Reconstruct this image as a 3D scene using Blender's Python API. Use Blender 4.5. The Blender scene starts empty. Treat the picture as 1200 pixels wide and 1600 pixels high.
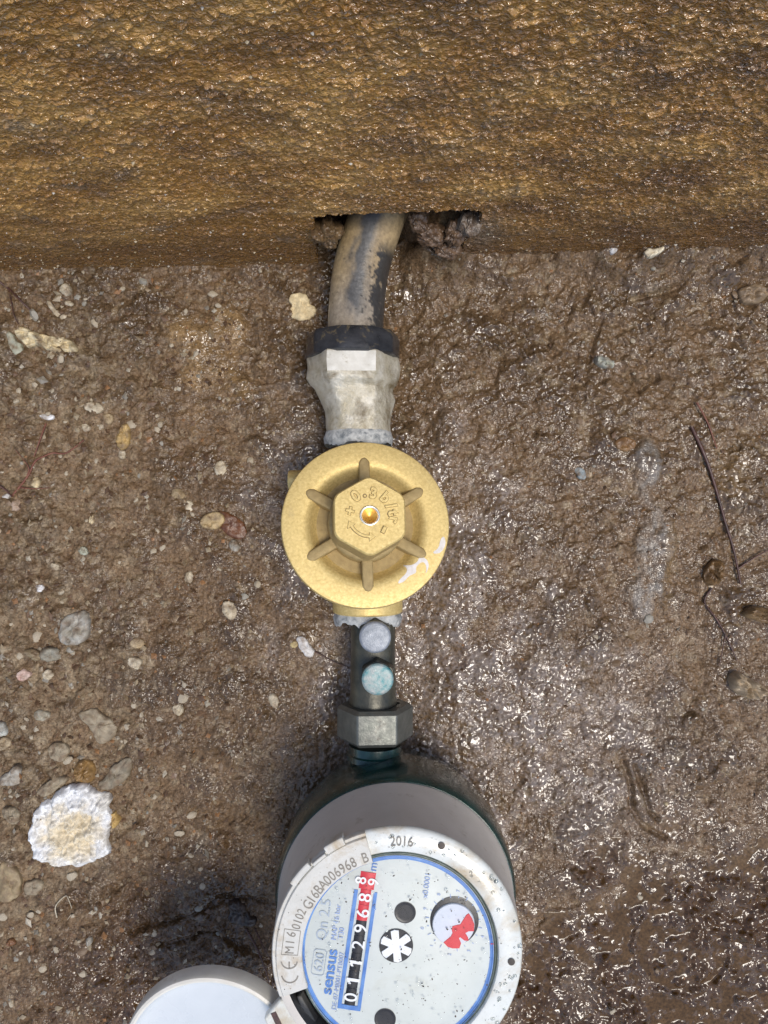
import bpy, bmesh, math, random
import numpy as np
from mathutils import Matrix, Vector
random.seed(7); np.random.seed(7)
sc = bpy.context.scene
col = sc.collection
PI = math.pi
R = math.radians

# ------------------------------------------------------------ camera, sky, sun
CZ = 0.36                       # the phone is held 36 cm above the pit floor, looking straight down
cam_d = bpy.data.cameras.new('camera')
cam = bpy.data.objects.new('camera', cam_d); col.objects.link(cam)
cam.location = (0, 0, CZ); cam.rotation_euler = (0, 0, 0)
cam_d.sensor_fit = 'VERTICAL'; cam_d.sensor_height = 36; cam_d.sensor_width = 27
cam_d.lens = 36 * 1155 / 1600
cam_d.clip_start = 0.005; cam_d.clip_end = 100
sc.camera = cam

SUN_EL, SUN_AZ = 73, 325        # azimuth the light comes from, degrees from +X counter-clockwise
w = bpy.data.worlds.new('World'); sc.world = w; w.use_nodes = True
nt = w.node_tree
sky = nt.nodes.new('ShaderNodeTexSky'); sky.sky_type = 'NISHITA'; sky.sun_disc = False
sky.sun_elevation = R(SUN_EL); sky.sun_rotation = R(90 - SUN_AZ)
sky.air_density = 1.0; sky.dust_density = 2.0; sky.ozone_density = 0.6
nt.links.new(sky.outputs[0], nt.nodes['Background'].inputs[0])
nt.nodes['Background'].inputs[1].default_value = 0.145
sun_d = bpy.data.lights.new('sun', 'SUN'); sun_d.energy = 1.65; sun_d.angle = R(21); sun_d.color = (1.0, 0.94, 0.85)
sun = bpy.data.objects.new('sun', sun_d); col.objects.link(sun)
sv = Vector((math.cos(R(SUN_EL)) * math.cos(R(SUN_AZ)), math.cos(R(SUN_EL)) * math.sin(R(SUN_AZ)), math.sin(R(SUN_EL))))
sun.rotation_euler = sv.to_track_quat('Z', 'Y').to_euler(); sun.location = (0, 0, 2)
vs = sc.view_settings
vs.view_transform = 'Standard'; vs.look = 'None'; vs.gamma = 1; vs.exposure = 0.40
sc.cycles.max_bounces = 6

def W(px, py, d):               # a point of the place, from where it shows and how far below the phone it lies
    return Vector(((px - 600) / 1155 * d, (800 - py) / 1155 * d, CZ - d))

# ------------------------------------------------------------ numpy noise
def _hash(ix, iy, seed):
    h = (ix.astype(np.int64) * 374761393 + iy.astype(np.int64) * 668265263 + seed * 1442695041) & 0xffffffff
    h = ((h ^ (h >> 13)) * 1274126177) & 0xffffffff
    h = ((h ^ (h >> 15)) * 2246822519) & 0xffffffff
    return (h ^ (h >> 16)) / 4294967296.0
def perlin(x, y, seed=0):
    xi = np.floor(x); yi = np.floor(y); fx = x - xi; fy = y - yi
    u = fx * fx * fx * (fx * (fx * 6 - 15) + 10); v = fy * fy * fy * (fy * (fy * 6 - 15) + 10)
    def g(ix, iy, dx, dy):
        a = _hash(ix, iy, seed) * 2 * PI
        return np.cos(a) * dx + np.sin(a) * dy
    n00 = g(xi, yi, fx, fy); n10 = g(xi + 1, yi, fx - 1, fy)
    n01 = g(xi, yi + 1, fx, fy - 1); n11 = g(xi + 1, yi + 1, fx - 1, fy - 1)
    return ((n00 * (1 - u) + n10 * u) * (1 - v) + (n01 * (1 - u) + n11 * u) * v) * 1.5
def fbm(x, y, seed=0, o=4):
    r = 0; a = 1.0; f = 1.0; t = 0
    for k in range(o):
        r = r + a * perlin(x * f, y * f, seed + k * 17); t += a; a *= .5; f *= 2.03
    return r / t
def cells(x, y, seed=0, want2=False):
    xi = np.floor(x); yi = np.floor(y)
    f1 = np.full(x.shape, 9.0); idr = np.zeros(x.shape); f2 = np.full(x.shape, 9.0)
    for dx in (-1, 0, 1):
        for dy in (-1, 0, 1):
            cx = xi + dx; cy = yi + dy
            qx = cx + _hash(cx, cy, seed); qy = cy + _hash(cx, cy, seed + 51)
            d = np.hypot(x - qx, y - qy)
            near = d < f1
            f2 = np.where(near, f1, np.minimum(f2, d))
            idr = np.where(near, _hash(cx, cy, seed + 99), idr); f1 = np.where(near, d, f1)
    return (f1, idr, f2) if want2 else (f1, idr)
def lumps(x, y, seed, keep=1.0, flat=.62):
    f1, idr = cells(x, y, seed)
    return np.sqrt(np.clip(1 - (f1 / flat) ** 2, 0, 1)) * np.clip((keep - idr) / np.maximum(keep, 1e-3), 0, 1) ** .5
def crumb(x, y, seed, keep):                          # crumbs: domed cells, each tipped its own way
    xi = np.floor(x); yi = np.floor(y); f1 = np.full(x.shape, 9.0); idr = np.zeros(x.shape); ox = np.zeros(x.shape); oy = np.zeros(x.shape); an = np.zeros(x.shape)
    for dx in (-1, 0, 1):
        for dy in (-1, 0, 1):
            cx = xi + dx; cy = yi + dy
            px = x - cx - _hash(cx, cy, seed); py = y - cy - _hash(cx, cy, seed + 51)
            d = np.hypot(px, py); near = d < f1
            idr = np.where(near, _hash(cx, cy, seed + 99), idr); an = np.where(near, _hash(cx, cy, seed + 7), an)
            ox = np.where(near, px, ox); oy = np.where(near, py, oy); f1 = np.where(near, d, f1)
    up = np.clip((keep - idr) / np.maximum(keep, 1e-3), 0, 1) ** .5
    dome = np.clip(1 - (f1 / .68) ** 2, 0, 1) ** .55
    tip = (ox * np.cos(an * 6.283) + oy * np.sin(an * 6.283)) * 1.1
    return up * dome * np.clip(.72 + tip, .1, 1.4)
def sstep(a, b, x):
    if a > b: return 1 - sstep(b, a, x)
    t = np.clip((x - a) / (b - a), 0, 1); return t * t * (3 - 2 * t)

# ------------------------------------------------------------ object helpers
def link(name, me, mat=None, parent=None, smooth=None):
    o = bpy.data.objects.new(name, me); col.objects.link(o)
    if mat:
        for m in (mat if isinstance(mat, (list, tuple)) else [mat]): me.materials.append(m)
    if parent: o.parent = parent
    if smooth is not None:
        me.polygons.foreach_set('use_smooth', [True] * len(me.polygons))
        if smooth < 179: me.set_sharp_from_angle(angle=R(smooth))
    return o
def tag(o, label=None, cat=None, group=None, kind=None):
    if label: o['label'] = label
    if cat: o['category'] = cat
    if group: o['group'] = group
    if kind: o['kind'] = kind
    return o
def empty(name, loc, label, cat, group=None):
    o = bpy.data.objects.new(name, None); col.objects.link(o); o.location = loc; o.empty_display_size = .01
    return tag(o, label, cat, group)
def mesh_np(name, V, F):        # V (n,3); F (m,4) or (m,3)
    me = bpy.data.meshes.new(name); n = len(V); k = F.shape[1]
    me.vertices.add(n); me.vertices.foreach_set('co', np.asarray(V, np.float32).ravel())
    me.loops.add(F.size); me.loops.foreach_set('vertex_index', F.astype(np.int32).ravel())
    me.polygons.add(len(F)); me.polygons.foreach_set('loop_start', np.arange(0, F.size, k, dtype=np.int32))
    me.update(calc_edges=True); me.validate(); return me
def grid_faces(ny, nx, keep=None):
    i = np.arange(ny * nx).reshape(ny, nx)
    q = np.stack([i[:-1, :-1], i[:-1, 1:], i[1:, 1:], i[1:, :-1]], -1)
    return q[keep] if keep is not None else q.reshape(-1, 4)
def col_attr(me, rgb, name='Col'):
    a = me.color_attributes.new(name, 'FLOAT_COLOR', 'POINT')
    c = np.ones((len(me.vertices), 4), np.float32); c[:, :rgb.shape[1]] = rgb
    a.data.foreach_set('color', c.ravel())
def float_attr(me, v, name):
    a = me.attributes.new(name, 'FLOAT', 'POINT'); a.data.foreach_set('value', np.asarray(v, np.float32).ravel())
class MB:
    def __init__(s): s.v = []; s.f = []; s.m = []
    def add(s, vs, fs, mi=0, M=None):
        b = len(s.v)
        s.v += [tuple(M @ Vector(p)) if M else tuple(p) for p in vs]
        s.f += [tuple(b + i for i in f) for f in fs]; s.m += [mi] * len(fs)
        return s
    def lathe(s, prof, n=64, M=None, a0=0, a1=2 * PI, mi=0, cap=False):
        full = abs(a1 - a0 - 2 * PI) < 1e-6; k = n if full else n + 1
        vs = []; fs = []
        for j in range(k):
            a = a0 + (a1 - a0) * j / n
            for (r, z) in prof: vs.append((r * math.cos(a), r * math.sin(a), z))
        m = len(prof)
        for j in range(n):
            j2 = (j + 1) % k
            for i in range(m - 1): fs.append((j * m + i, j2 * m + i, j2 * m + i + 1, j * m + i + 1))
        if cap and not full:
            fs.append(tuple(range(m))[::-1]); fs.append(tuple((k - 1) * m + i for i in range(m)))
        return s.add(vs, fs, mi, M)
    def prism(s, poly, z0, z1, M=None, mi=0, bev=0, bot=True):
        n = len(poly); c = np.mean(np.array(poly), 0)
        rings = [(1.0, z0), (1.0, z1 - bev)] + ([(None, z1)] if bev else [])
        vs = []
        for (sc_, z) in rings:
            if sc_ is None:
                for i in range(n):
                    p = Vector(poly[i]); q = Vector(c); d = (q - p)
                    p2 = p + d.normalized() * bev if d.length > 0 else p
                    vs.append((p2.x, p2.y, z))
            else:
                for p in poly: vs.append((p[0], p[1], z))
        fs = []
        for k in range(len(rings) - 1):
            for i in range(n): fs.append((k * n + i, k * n + (i + 1) % n, (k + 1) * n + (i + 1) % n, (k + 1) * n + i))
        t = (len(rings) - 1) * n
        fs.append(tuple(t + i for i in range(n)))
        if bot: fs.append(tuple(range(n))[::-1])
        return s.add(vs, fs, mi, M)
    def tube(s, pts, rad, n=12, mi=0, cap=True):
        pts = [Vector(p) for p in pts]; vs = []; fs = []; up = Vector((.13, .21, 1)).normalized()
        for i, p in enumerate(pts):
            t = (pts[min(i + 1, len(pts) - 1)] - pts[max(i - 1, 0)]).normalized()
            a = t.cross(up).normalized(); b = a.cross(t); r = rad[i] if hasattr(rad, '__len__') else rad
            for j in range(n):
                an = 2 * PI * j / n; vs.append(p + (a * math.cos(an) + b * math.sin(an)) * r)
        for i in range(len(pts) - 1):
            for j in range(n): fs.append((i * n + j, i * n + (j + 1) % n, (i + 1) * n + (j + 1) % n, (i + 1) * n + j))
        if cap: fs.append(tuple(range(n))[::-1]); fs.append(tuple((len(pts) - 1) * n + j for j in range(n)))
        return s.add(vs, fs, mi)
    def build(s, name, mat=None, parent=None, smooth=30, bevel=0):
        me = bpy.data.meshes.new(name); me.from_pydata(s.v, [], s.f)
        if any(s.m): me.polygons.foreach_set('material_index', s.m)
        bm = bmesh.new(); bm.from_mesh(me); bmesh.ops.recalc_face_normals(bm, faces=bm.faces[:]); bm.to_mesh(me); bm.free()
        o = link(name, me, mat, parent, smooth)
        if bevel:
            b = o.modifiers.new('bevel', 'BEVEL'); b.width = bevel; b.segments = 2; b.limit_method = 'ANGLE'; b.angle_limit = R(30)
        return o
ALONG_Y = Matrix.Rotation(R(-90), 4, 'X')     # local z -> +Y

# ------------------------------------------------------------ materials
def newmat(name):
    m = bpy.data.materials.new(name); m.use_nodes = True
    return m, m.node_tree, m.node_tree.nodes['Principled BSDF']
def mk(nt, typ, **kw):
    n = nt.nodes.new(typ)
    for k, v in kw.items():
        if k in n.inputs: n.inputs[k].default_value = v
        else: setattr(n, k, v)
    return n
def ramp(nt, fac, stops):
    r = nt.nodes.new('ShaderNodeValToRGB'); e = r.color_ramp.elements
    while len(e) > 1: e.remove(e[-1])
    e[0].position = stops[0][0]; e[0].color = (*stops[0][1], 1) if hasattr(stops[0][1], '__len__') else (stops[0][1],) * 3 + (1,)
    for p, c in stops[1:]:
        q = e.new(p); q.color = (*c, 1) if hasattr(c, '__len__') else (c,) * 3 + (1,)
    nt.links.new(fac, r.inputs[0]); return r.outputs[0]
def noise(nt, scale, detail=4, rough=.55, vec=None, dist=0):
    n = mk(nt, 'ShaderNodeTexNoise', Scale=scale, Detail=detail, Roughness=rough, Distortion=dist)
    if vec is None:
        tc = nt.nodes.new('ShaderNodeTexCoord'); vec = tc.outputs['Object']
    nt.links.new(vec, n.inputs['Vector']); return n.outputs['Fac']
def mixc(nt, fac, a, b, mode='MIX'):
    m = nt.nodes.new('ShaderNodeMix'); m.data_type = 'RGBA'; m.blend_type = mode
    for s, v in ((m.inputs[0], fac), (m.inputs[6], a), (m.inputs[7], b)):
        if hasattr(v, 'is_output'): nt.links.new(v, s)
        elif hasattr(v, '__len__'): s.default_value = (*v, 1)
        else: s.default_value = v
    return m.outputs[2]
def bump(nt, bsdf, h, strength, dist, prev=None):
    b = mk(nt, 'ShaderNodeBump', Strength=strength, Distance=dist)
    nt.links.new(h, b.inputs['Height'])
    if prev is not None: nt.links.new(prev, b.inputs['Normal'])
    nt.links.new(b.outputs[0], bsdf.inputs['Normal']); return b.outputs[0]
def surf(name, stops, scale=120, rough=(.4, .6), metal=0, bscale=900, bstr=.3, bdist=.0004, dirt=None, coat=0, spec=.5, rscale=None):
    """mottled surface: colour stops over a noise, a second layer of stuck dirt, roughness variation, fine relief"""
    m, t, b = newmat(name)
    c = ramp(t, noise(t, scale, 5, .6), stops)
    if dirt:
        dc, ds, lo, hi = dirt
        d = ramp(t, noise(t, ds, 6, .65, dist=.4), [(lo, 0.0), (hi, 1.0)])
        c = mixc(t, d, c, dc)
        if metal:
            mm = ramp(t, d, [(0, metal), (1, 0.0)]); t.links.new(mm, b.inputs['Metallic'])
    elif metal: b.inputs['Metallic'].default_value = metal
    t.links.new(c, b.inputs['Base Color'])
    t.links.new(ramp(t, noise(t, rscale or scale * 1.7, 4), [(.3, rough[0]), (.7, rough[1])]), b.inputs['Roughness'])
    b.inputs['Specular IOR Level'].default_value = spec
    if coat: b.inputs['Coat Weight'].default_value = coat; b.inputs['Coat Roughness'].default_value = .08
    if bstr: bump(t, b, noise(t, bscale, 5, .65), bstr, bdist)
    return m
def attr_mat(name, rough=.6, spec=.5, bscale=1500, bstr=.4, bdist=.0004, sc_=300):
    m, t, b = newmat(name)
    a = mk(t, 'ShaderNodeVertexColor', layer_name='Col')
    n = noise(t, sc_, 5, .65)
    t.links.new(mixc(t, 1.0, a.outputs[0], ramp(t, n, [(.25, (.62, .6, .58)), (.75, (1.3, 1.28, 1.25))]), 'MULTIPLY'), b.inputs['Base Color'])
    b.inputs['Roughness'].default_value = rough; b.inputs['Specular IOR Level'].default_value = spec
    bump(t, b, noise(t, bscale, 5, .7), bstr, bdist); return m
M = {}
# wet soil: colour and wetness come with the mesh, finest grain from noise
m, t, b = newmat('wet_soil'); M['soil'] = m
a = mk(t, 'ShaderNodeVertexColor', layer_name='Col'); wet = mk(t, 'ShaderNodeAttribute', attribute_name='Wet')
n1 = noise(t, 700, 5, .7); n2 = noise(t, 2200, 3, .7); n3 = noise(t, 90, 4, .6)
c = mixc(t, 1.0, a.outputs[0], ramp(t, n1, [(.28, (.25, .23, .21)), (.72, (1.25, 1.23, 1.2))]), 'MULTIPLY')
c = mixc(t, 1.0, c, ramp(t, n3, [(.3, (.8, .78, .74)), (.7, (1.2, 1.19, 1.18))]), 'MULTIPLY')
t.links.new(c, b.inputs['Base Color'])
t.links.new(ramp(t, wet.outputs['Fac'], [(0, .55), (.4, .26), (.65, .12), (1, .05)]), b.inputs['Roughness'])
t.links.new(ramp(t, wet.outputs['Fac'], [(0, .2), (.5, .42), (.88, .7), (1, .22)]), b.inputs['Specular IOR Level'])
fine = mk(t, 'ShaderNodeMath', operation='SUBTRACT'); fine.inputs[0].default_value = 1.0; t.links.new(wet.outputs['Fac'], fine.inputs[1])
h = mk(t, 'ShaderNodeMath', operation='MULTIPLY_ADD'); t.links.new(noise(t, 1100, 0), h.inputs[0]); h.inputs[1].default_value = .45; t.links.new(noise(t, 640, 1), h.inputs[2])
bp = mk(t, 'ShaderNodeBump', Distance=.0011); t.links.new(h.outputs[0], bp.inputs['Height'])
t.links.new(ramp(t, wet.outputs['Fac'], [(0, .6), (.6, .6), (.82, .2), (1, .0)]), bp.inputs['Strength'])
t.links.new(bp.outputs[0], b.inputs['Normal'])
# mud-caked wall
m, t, b = newmat('caked_mud'); M['mud'] = m
tc = t.nodes.new('ShaderNodeTexCoord'); mp = mk(t, 'ShaderNodeMapping'); mp.inputs['Scale'].default_value = (1, 1, 2.2)
t.links.new(tc.outputs['Object'], mp.inputs[0])
a = mk(t, 'ShaderNodeVertexColor', layer_name='Col')
n1 = noise(t, 420, 5, .65, mp.outputs[0]); n2 = noise(t, 1500, 4, .7, mp.outputs[0])
c = mixc(t, 1.0, a.outputs[0], ramp(t, n1, [(.28, (.6, .55, .5)), (.72, (1.35, 1.35, 1.35))]), 'MULTIPLY')
t.links.new(c, b.inputs['Base Color'])
t.links.new(ramp(t, n2, [(.35, .05), (.7, .16)]), b.inputs['Roughness'])
b.inputs['Specular IOR Level'].default_value = 1.0
bump(t, b, noise(t, 900, 1, .5, mp.outputs[0]), .8, .0012)
M['plain_wall'] = surf('muddy_plastic', [(.3, (.10, .065, .03)), (.7, (.2, .13, .06))], 60, (.3, .5), bscale=500, bstr=.6, bdist=.001)
M['turf'] = surf('outer_soil', [(.3, (.09, .058, .03)), (.7, (.19, .13, .075))], 90, (.3, .5), bscale=260, bstr=.8, bdist=.003)
M['brass'] = surf('sandblasted_brass', [(.28, (.56, .41, .145)), (.72, (.80, .625, .27))], 900, (.46, .6), metal=.4, bscale=1500, bstr=.45, bdist=.00025, dirt=((.46, .34, .15), 120, .6, .9))
M['shaded_dull_brass'] = surf('shaded_dull_brass', [(.3, (.29, .21, .09)), (.7, (.40, .30, .135))], 420, (.55, .68), metal=.3, bscale=2200, bstr=.4, bdist=.0003)  # dull dirty brass, with shade of recess and boss sides put into the colour
M['grime'] = surf('packed_grime', [(.3, (.15, .10, .04)), (.7, (.23, .155, .065))], 600, (.6, .7), bstr=.1)
M['orange_brass'] = surf('bright_orange_brass', [(.3, (.85, .36, .05)), (.7, (.9, .55, .10))], 600, (.25, .35), metal=.7, bstr=.1)
M['ring_metal'] = surf('bright_chamfer', [(.3, (.9, .82, .62)), (.7, (.95, .9, .75))], 600, (.2, .3), metal=.8, bstr=.05)
M['paint_white'] = surf('white_smear', [(.3, (.62, .57, .5)), (.7, (.8, .77, .74))], 500, (.4, .6), bscale=2500, bstr=.3)
M['tape'] = surf('thread_tape', [(.3, (.36, .38, .38)), (.7, (.62, .63, .61))], 350, (.35, .55), bscale=1800, bstr=.6, dirt=((.15, .17, .18), 240, .46, .66))
M['fitting'] = surf('limed_fitting', [(.3, (.42, .37, .25)), (.7, (.68, .65, .56))], 170, (.28, .5), metal=.25, bscale=700, bstr=.7, bdist=.0009, dirt=((.15, .115, .06), 75, .50, .68))
M['fit_face'] = surf('whitened_facet', [(.3, (.56, .54, .47)), (.7, (.74, .73, .67))], 200, (.4, .6), bscale=1300, bstr=.5, bdist=.0004, dirt=((.3, .26, .15), 220, .6, .8))
M['black_plastic'] = surf('worn_black_plastic', [(.3, (.014, .016, .020)), (.7, (.045, .048, .055))], 140, (.12, .28), bscale=900, bstr=.3, dirt=((.20, .155, .08), 120, .53, .68))
M['pipe'] = attr_mat('mud_smeared_black_pipe', .3, .5, bscale=800, bstr=.35, bdist=.0004, sc_=500)
M['bronze'] = surf('dark_oxidised_bronze', [(.3, (.035, .038, .032)), (.7, (.10, .095, .07))], 160, (.3, .48), metal=.35, bscale=900, bstr=.4, bdist=.0004, dirt=((.15, .11, .05), 120, .6, .8))
M['nut'] = surf('dark_zinc_nut', [(.3, (.09, .10, .09)), (.7, (.17, .175, .16))], 200, (.3, .5), metal=.5, bscale=1300, bstr=.35, bdist=.0003, dirt=((.07, .05, .03), 110, .55, .8))
M['zinc'] = surf('oxidised_zinc', [(.3, (.17, .19, .215)), (.7, (.30, .325, .36))], 260, (.35, .55), metal=.4, bscale=1600, bstr=.4, dirt=((.2, .18, .14), 300, .6, .8))
M['teal'] = surf('verdigris_zinc', [(.38, (.06, .22, .24)), (.48, (.22, .31, .31)), (.6, (.34, .36, .35))], 190, (.35, .55), metal=.25, bscale=1600, bstr=.4)
M['green'] = surf('dark_green_enamel', [(.3, (.003, .022, .020)), (.7, (.008, .05, .045))], 150, (.15, .3), bscale=700, bstr=.2, coat=.5, dirt=((.03, .025, .018), 80, .55, .8))
M['grey'] = surf('taupe_plastic', [(.3, (.56, .515, .45)), (.7, (.63, .585, .52))], 90, (.28, .45), bscale=1100, bstr=.2, dirt=((.30, .24, .16), 100, .60, .80))
M['white'] = surf('wet_white_plastic', [(.3, (.60, .62, .57)), (.7, (.69, .71, .67))], 90, (.2, .34), bscale=240, bstr=.25, bdist=.0006, coat=.5, dirt=((.40, .28, .12), 70, .52, .80))
M['cover'] = surf('dirty_white_plastic', [(.3, (.52, .51, .46)), (.7, (.63, .62, .57))], 110, (.4, .55), bscale=1200, bstr=.2, dirt=((.36, .26, .13), 110, .50, .80))
M['lid'] = surf('bluish_white_plastic', [(.3, (.54, .575, .59)), (.7, (.62, .65, .665))], 40, (.2, .35), bscale=200, bstr=.1, bdist=.0006, dirt=((.5, .44, .32), 90, .68, .85))
M['lid_rim'] = surf('cream_rim_plastic', [(.3, (.60, .57, .49)), (.7, (.7, .68, .61))], 90, (.3, .45), bscale=900, bstr=.15, dirt=((.36, .26, .14), 100, .6, .85))
M['dial'] = surf('dial_face', [(.3, (.56, .595, .57)), (.7, (.63, .66, .635))], 60, (.4, .5), bstr=0, dirt=((.47, .46, .38), 55, .58, .9))
M['blue'] = surf('blue_print', [(.3, (.05, .16, .48)), (.7, (.14, .30, .64))], 200, (.4, .5), bstr=0)
M['pale_blue'] = surf('faded_blue_print', [(.3, (.22, .32, .62)), (.7, (.36, .45, .68))], 300, (.4, .5), bstr=0)
M['grey_print'] = surf('faded_grey_print', [(.3, (.30, .36, .45)), (.7, (.46, .52, .58))], 300, (.4, .5), bstr=0)
M['stamp'] = surf('grey_stamp', [(.3, (.17, .15, .12)), (.7, (.27, .25, .21))], 500, (.5, .6), bstr=0)
M['black'] = surf('wheel_black', [(.3, (.008, .008, .010)), (.7, (.02, .02, .024))], 300, (.3, .4), bstr=.1)
M['red'] = surf('wheel_red', [(.3, (.55, .025, .04)), (.7, (.68, .06, .07))], 200, (.3, .4), bstr=.1)
M['digit'] = surf('digit_white', [(.3, (.75, .77, .8)), (.7, (.85, .86, .88))], 300, (.4, .5), bstr=0)
M['knob'] = surf('pale_knob', [(.3, (.56, .60, .68)), (.7, (.64, .67, .74))], 120, (.3, .4), bstr=.1)
M['seal'] = surf('dark_rubber_seal', [(.3, (.03, .045, .038)), (.6, (.09, .12, .10)), (.75, (.25, .28, .26))], 120, (.25, .4), bscale=700, bstr=.4)
M['speck'] = surf('dark_dirt', [(.3, (.03, .025, .02)), (.7, (.08, .06, .045))], 300, (.5, .7), bstr=0)
M['twig'] = surf('wet_twig', [(.3, (.03, .015, .012)), (.7, (.10, .045, .035))], 200, (.3, .5), bscale=1500, bstr=.4)
M['red_twig'] = surf('reddish_twig', [(.3, (.12, .035, .022)), (.7, (.22, .09, .055))], 300, (.4, .6), bscale=1500, bstr=.4)
M['pale_fibre'] = surf('straw_fibre', [(.3, (.36, .31, .22)), (.7, (.5, .44, .33))], 300, (.5, .6), bscale=1500, bstr=.3)
M['leaf'] = surf('wet_red_leaf', [(.3, (.16, .035, .012)), (.7, (.30, .09, .03))], 150, (.2, .4), bscale=900, bstr=.5)
M['piece'] = attr_mat('stone_and_flake', .55, .4)
M['foam'] = attr_mat('foam_beads', .7, .3, bscale=1800, bstr=.15, sc_=500)
M['wetstone'] = attr_mat('wet_stone', .28, .5, bscale=1100, bstr=.5)
# thin clear window over the dial: mostly transparent, mirror at glancing angles
m, t, b = newmat('clear_window'); M['window'] = m
t.nodes.remove(b); out = t.nodes['Material Output']
tr = mk(t, 'ShaderNodeBsdfTransparent'); tr.inputs[0].default_value = (.97, .98, .98, 1)
gl = mk(t, 'ShaderNodeBsdfGlossy', Roughness=.06); fr = mk(t, 'ShaderNodeFresnel', IOR=1.2)
mx = mk(t, 'ShaderNodeMixShader'); t.links.new(fr.outputs[0], mx.inputs[0]); t.links.new(tr.outputs[0], mx.inputs[1]); t.links.new(gl.outputs[0], mx.inputs[2])
bpn = mk(t, 'ShaderNodeBump', Strength=.25, Distance=.0006); t.links.new(noise(t, 260, 3), bpn.inputs['Height']); t.links.new(bpn.outputs[0], gl.inputs['Normal'])
t.links.new(mx.outputs[0], out.inputs[0])
m, t, b = newmat('water_drop'); M['drop'] = m
b.inputs['Base Color'].default_value = (.9, .93, .93, 1); b.inputs['Roughness'].default_value = .03; b.inputs['Transmission Weight'].default_value = 1; b.inputs['IOR'].default_value = 1.33

# ------------------------------------------------------------ pit floor
def axis(segs):
    out = []
    for a, b_, st in segs:
        n = max(1, int(round((b_ - a) / st))); out += list(np.linspace(a, b_, n, endpoint=False))
    return np.array(out + [segs[-1][1]])
gx = axis([(-.42, -.205, .0022), (-.205, .200, .00064), (.200, .42, .0022)])
gy = axis([(-.46, -.268, .0022), (-.268, .168, .00064), (.168, .24, .003)])
def G(px, py): return ((px - 600) / 1155 * CZ, (800 - py) / 1155 * CZ)
def blob(X, Y, px, py, sx, sy, rot=0, soft=.5, n=None):
    cx, cy = G(px, py); k = CZ / 1155; a = R(rot)
    dx = (X - cx) / k; dy = (Y - cy) / k
    u = (dx * math.cos(a) + dy * math.sin(a)) / sx; v = (-dx * math.sin(a) + dy * math.cos(a)) / sy
    d = np.hypot(u, v)
    if n is not None: d = d + n
    return 1 - sstep(1 - soft, 1 + soft * .3, d)
def wall_y(X): return .12155 + .0249 * np.clip(X, -.34, .34)
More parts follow.
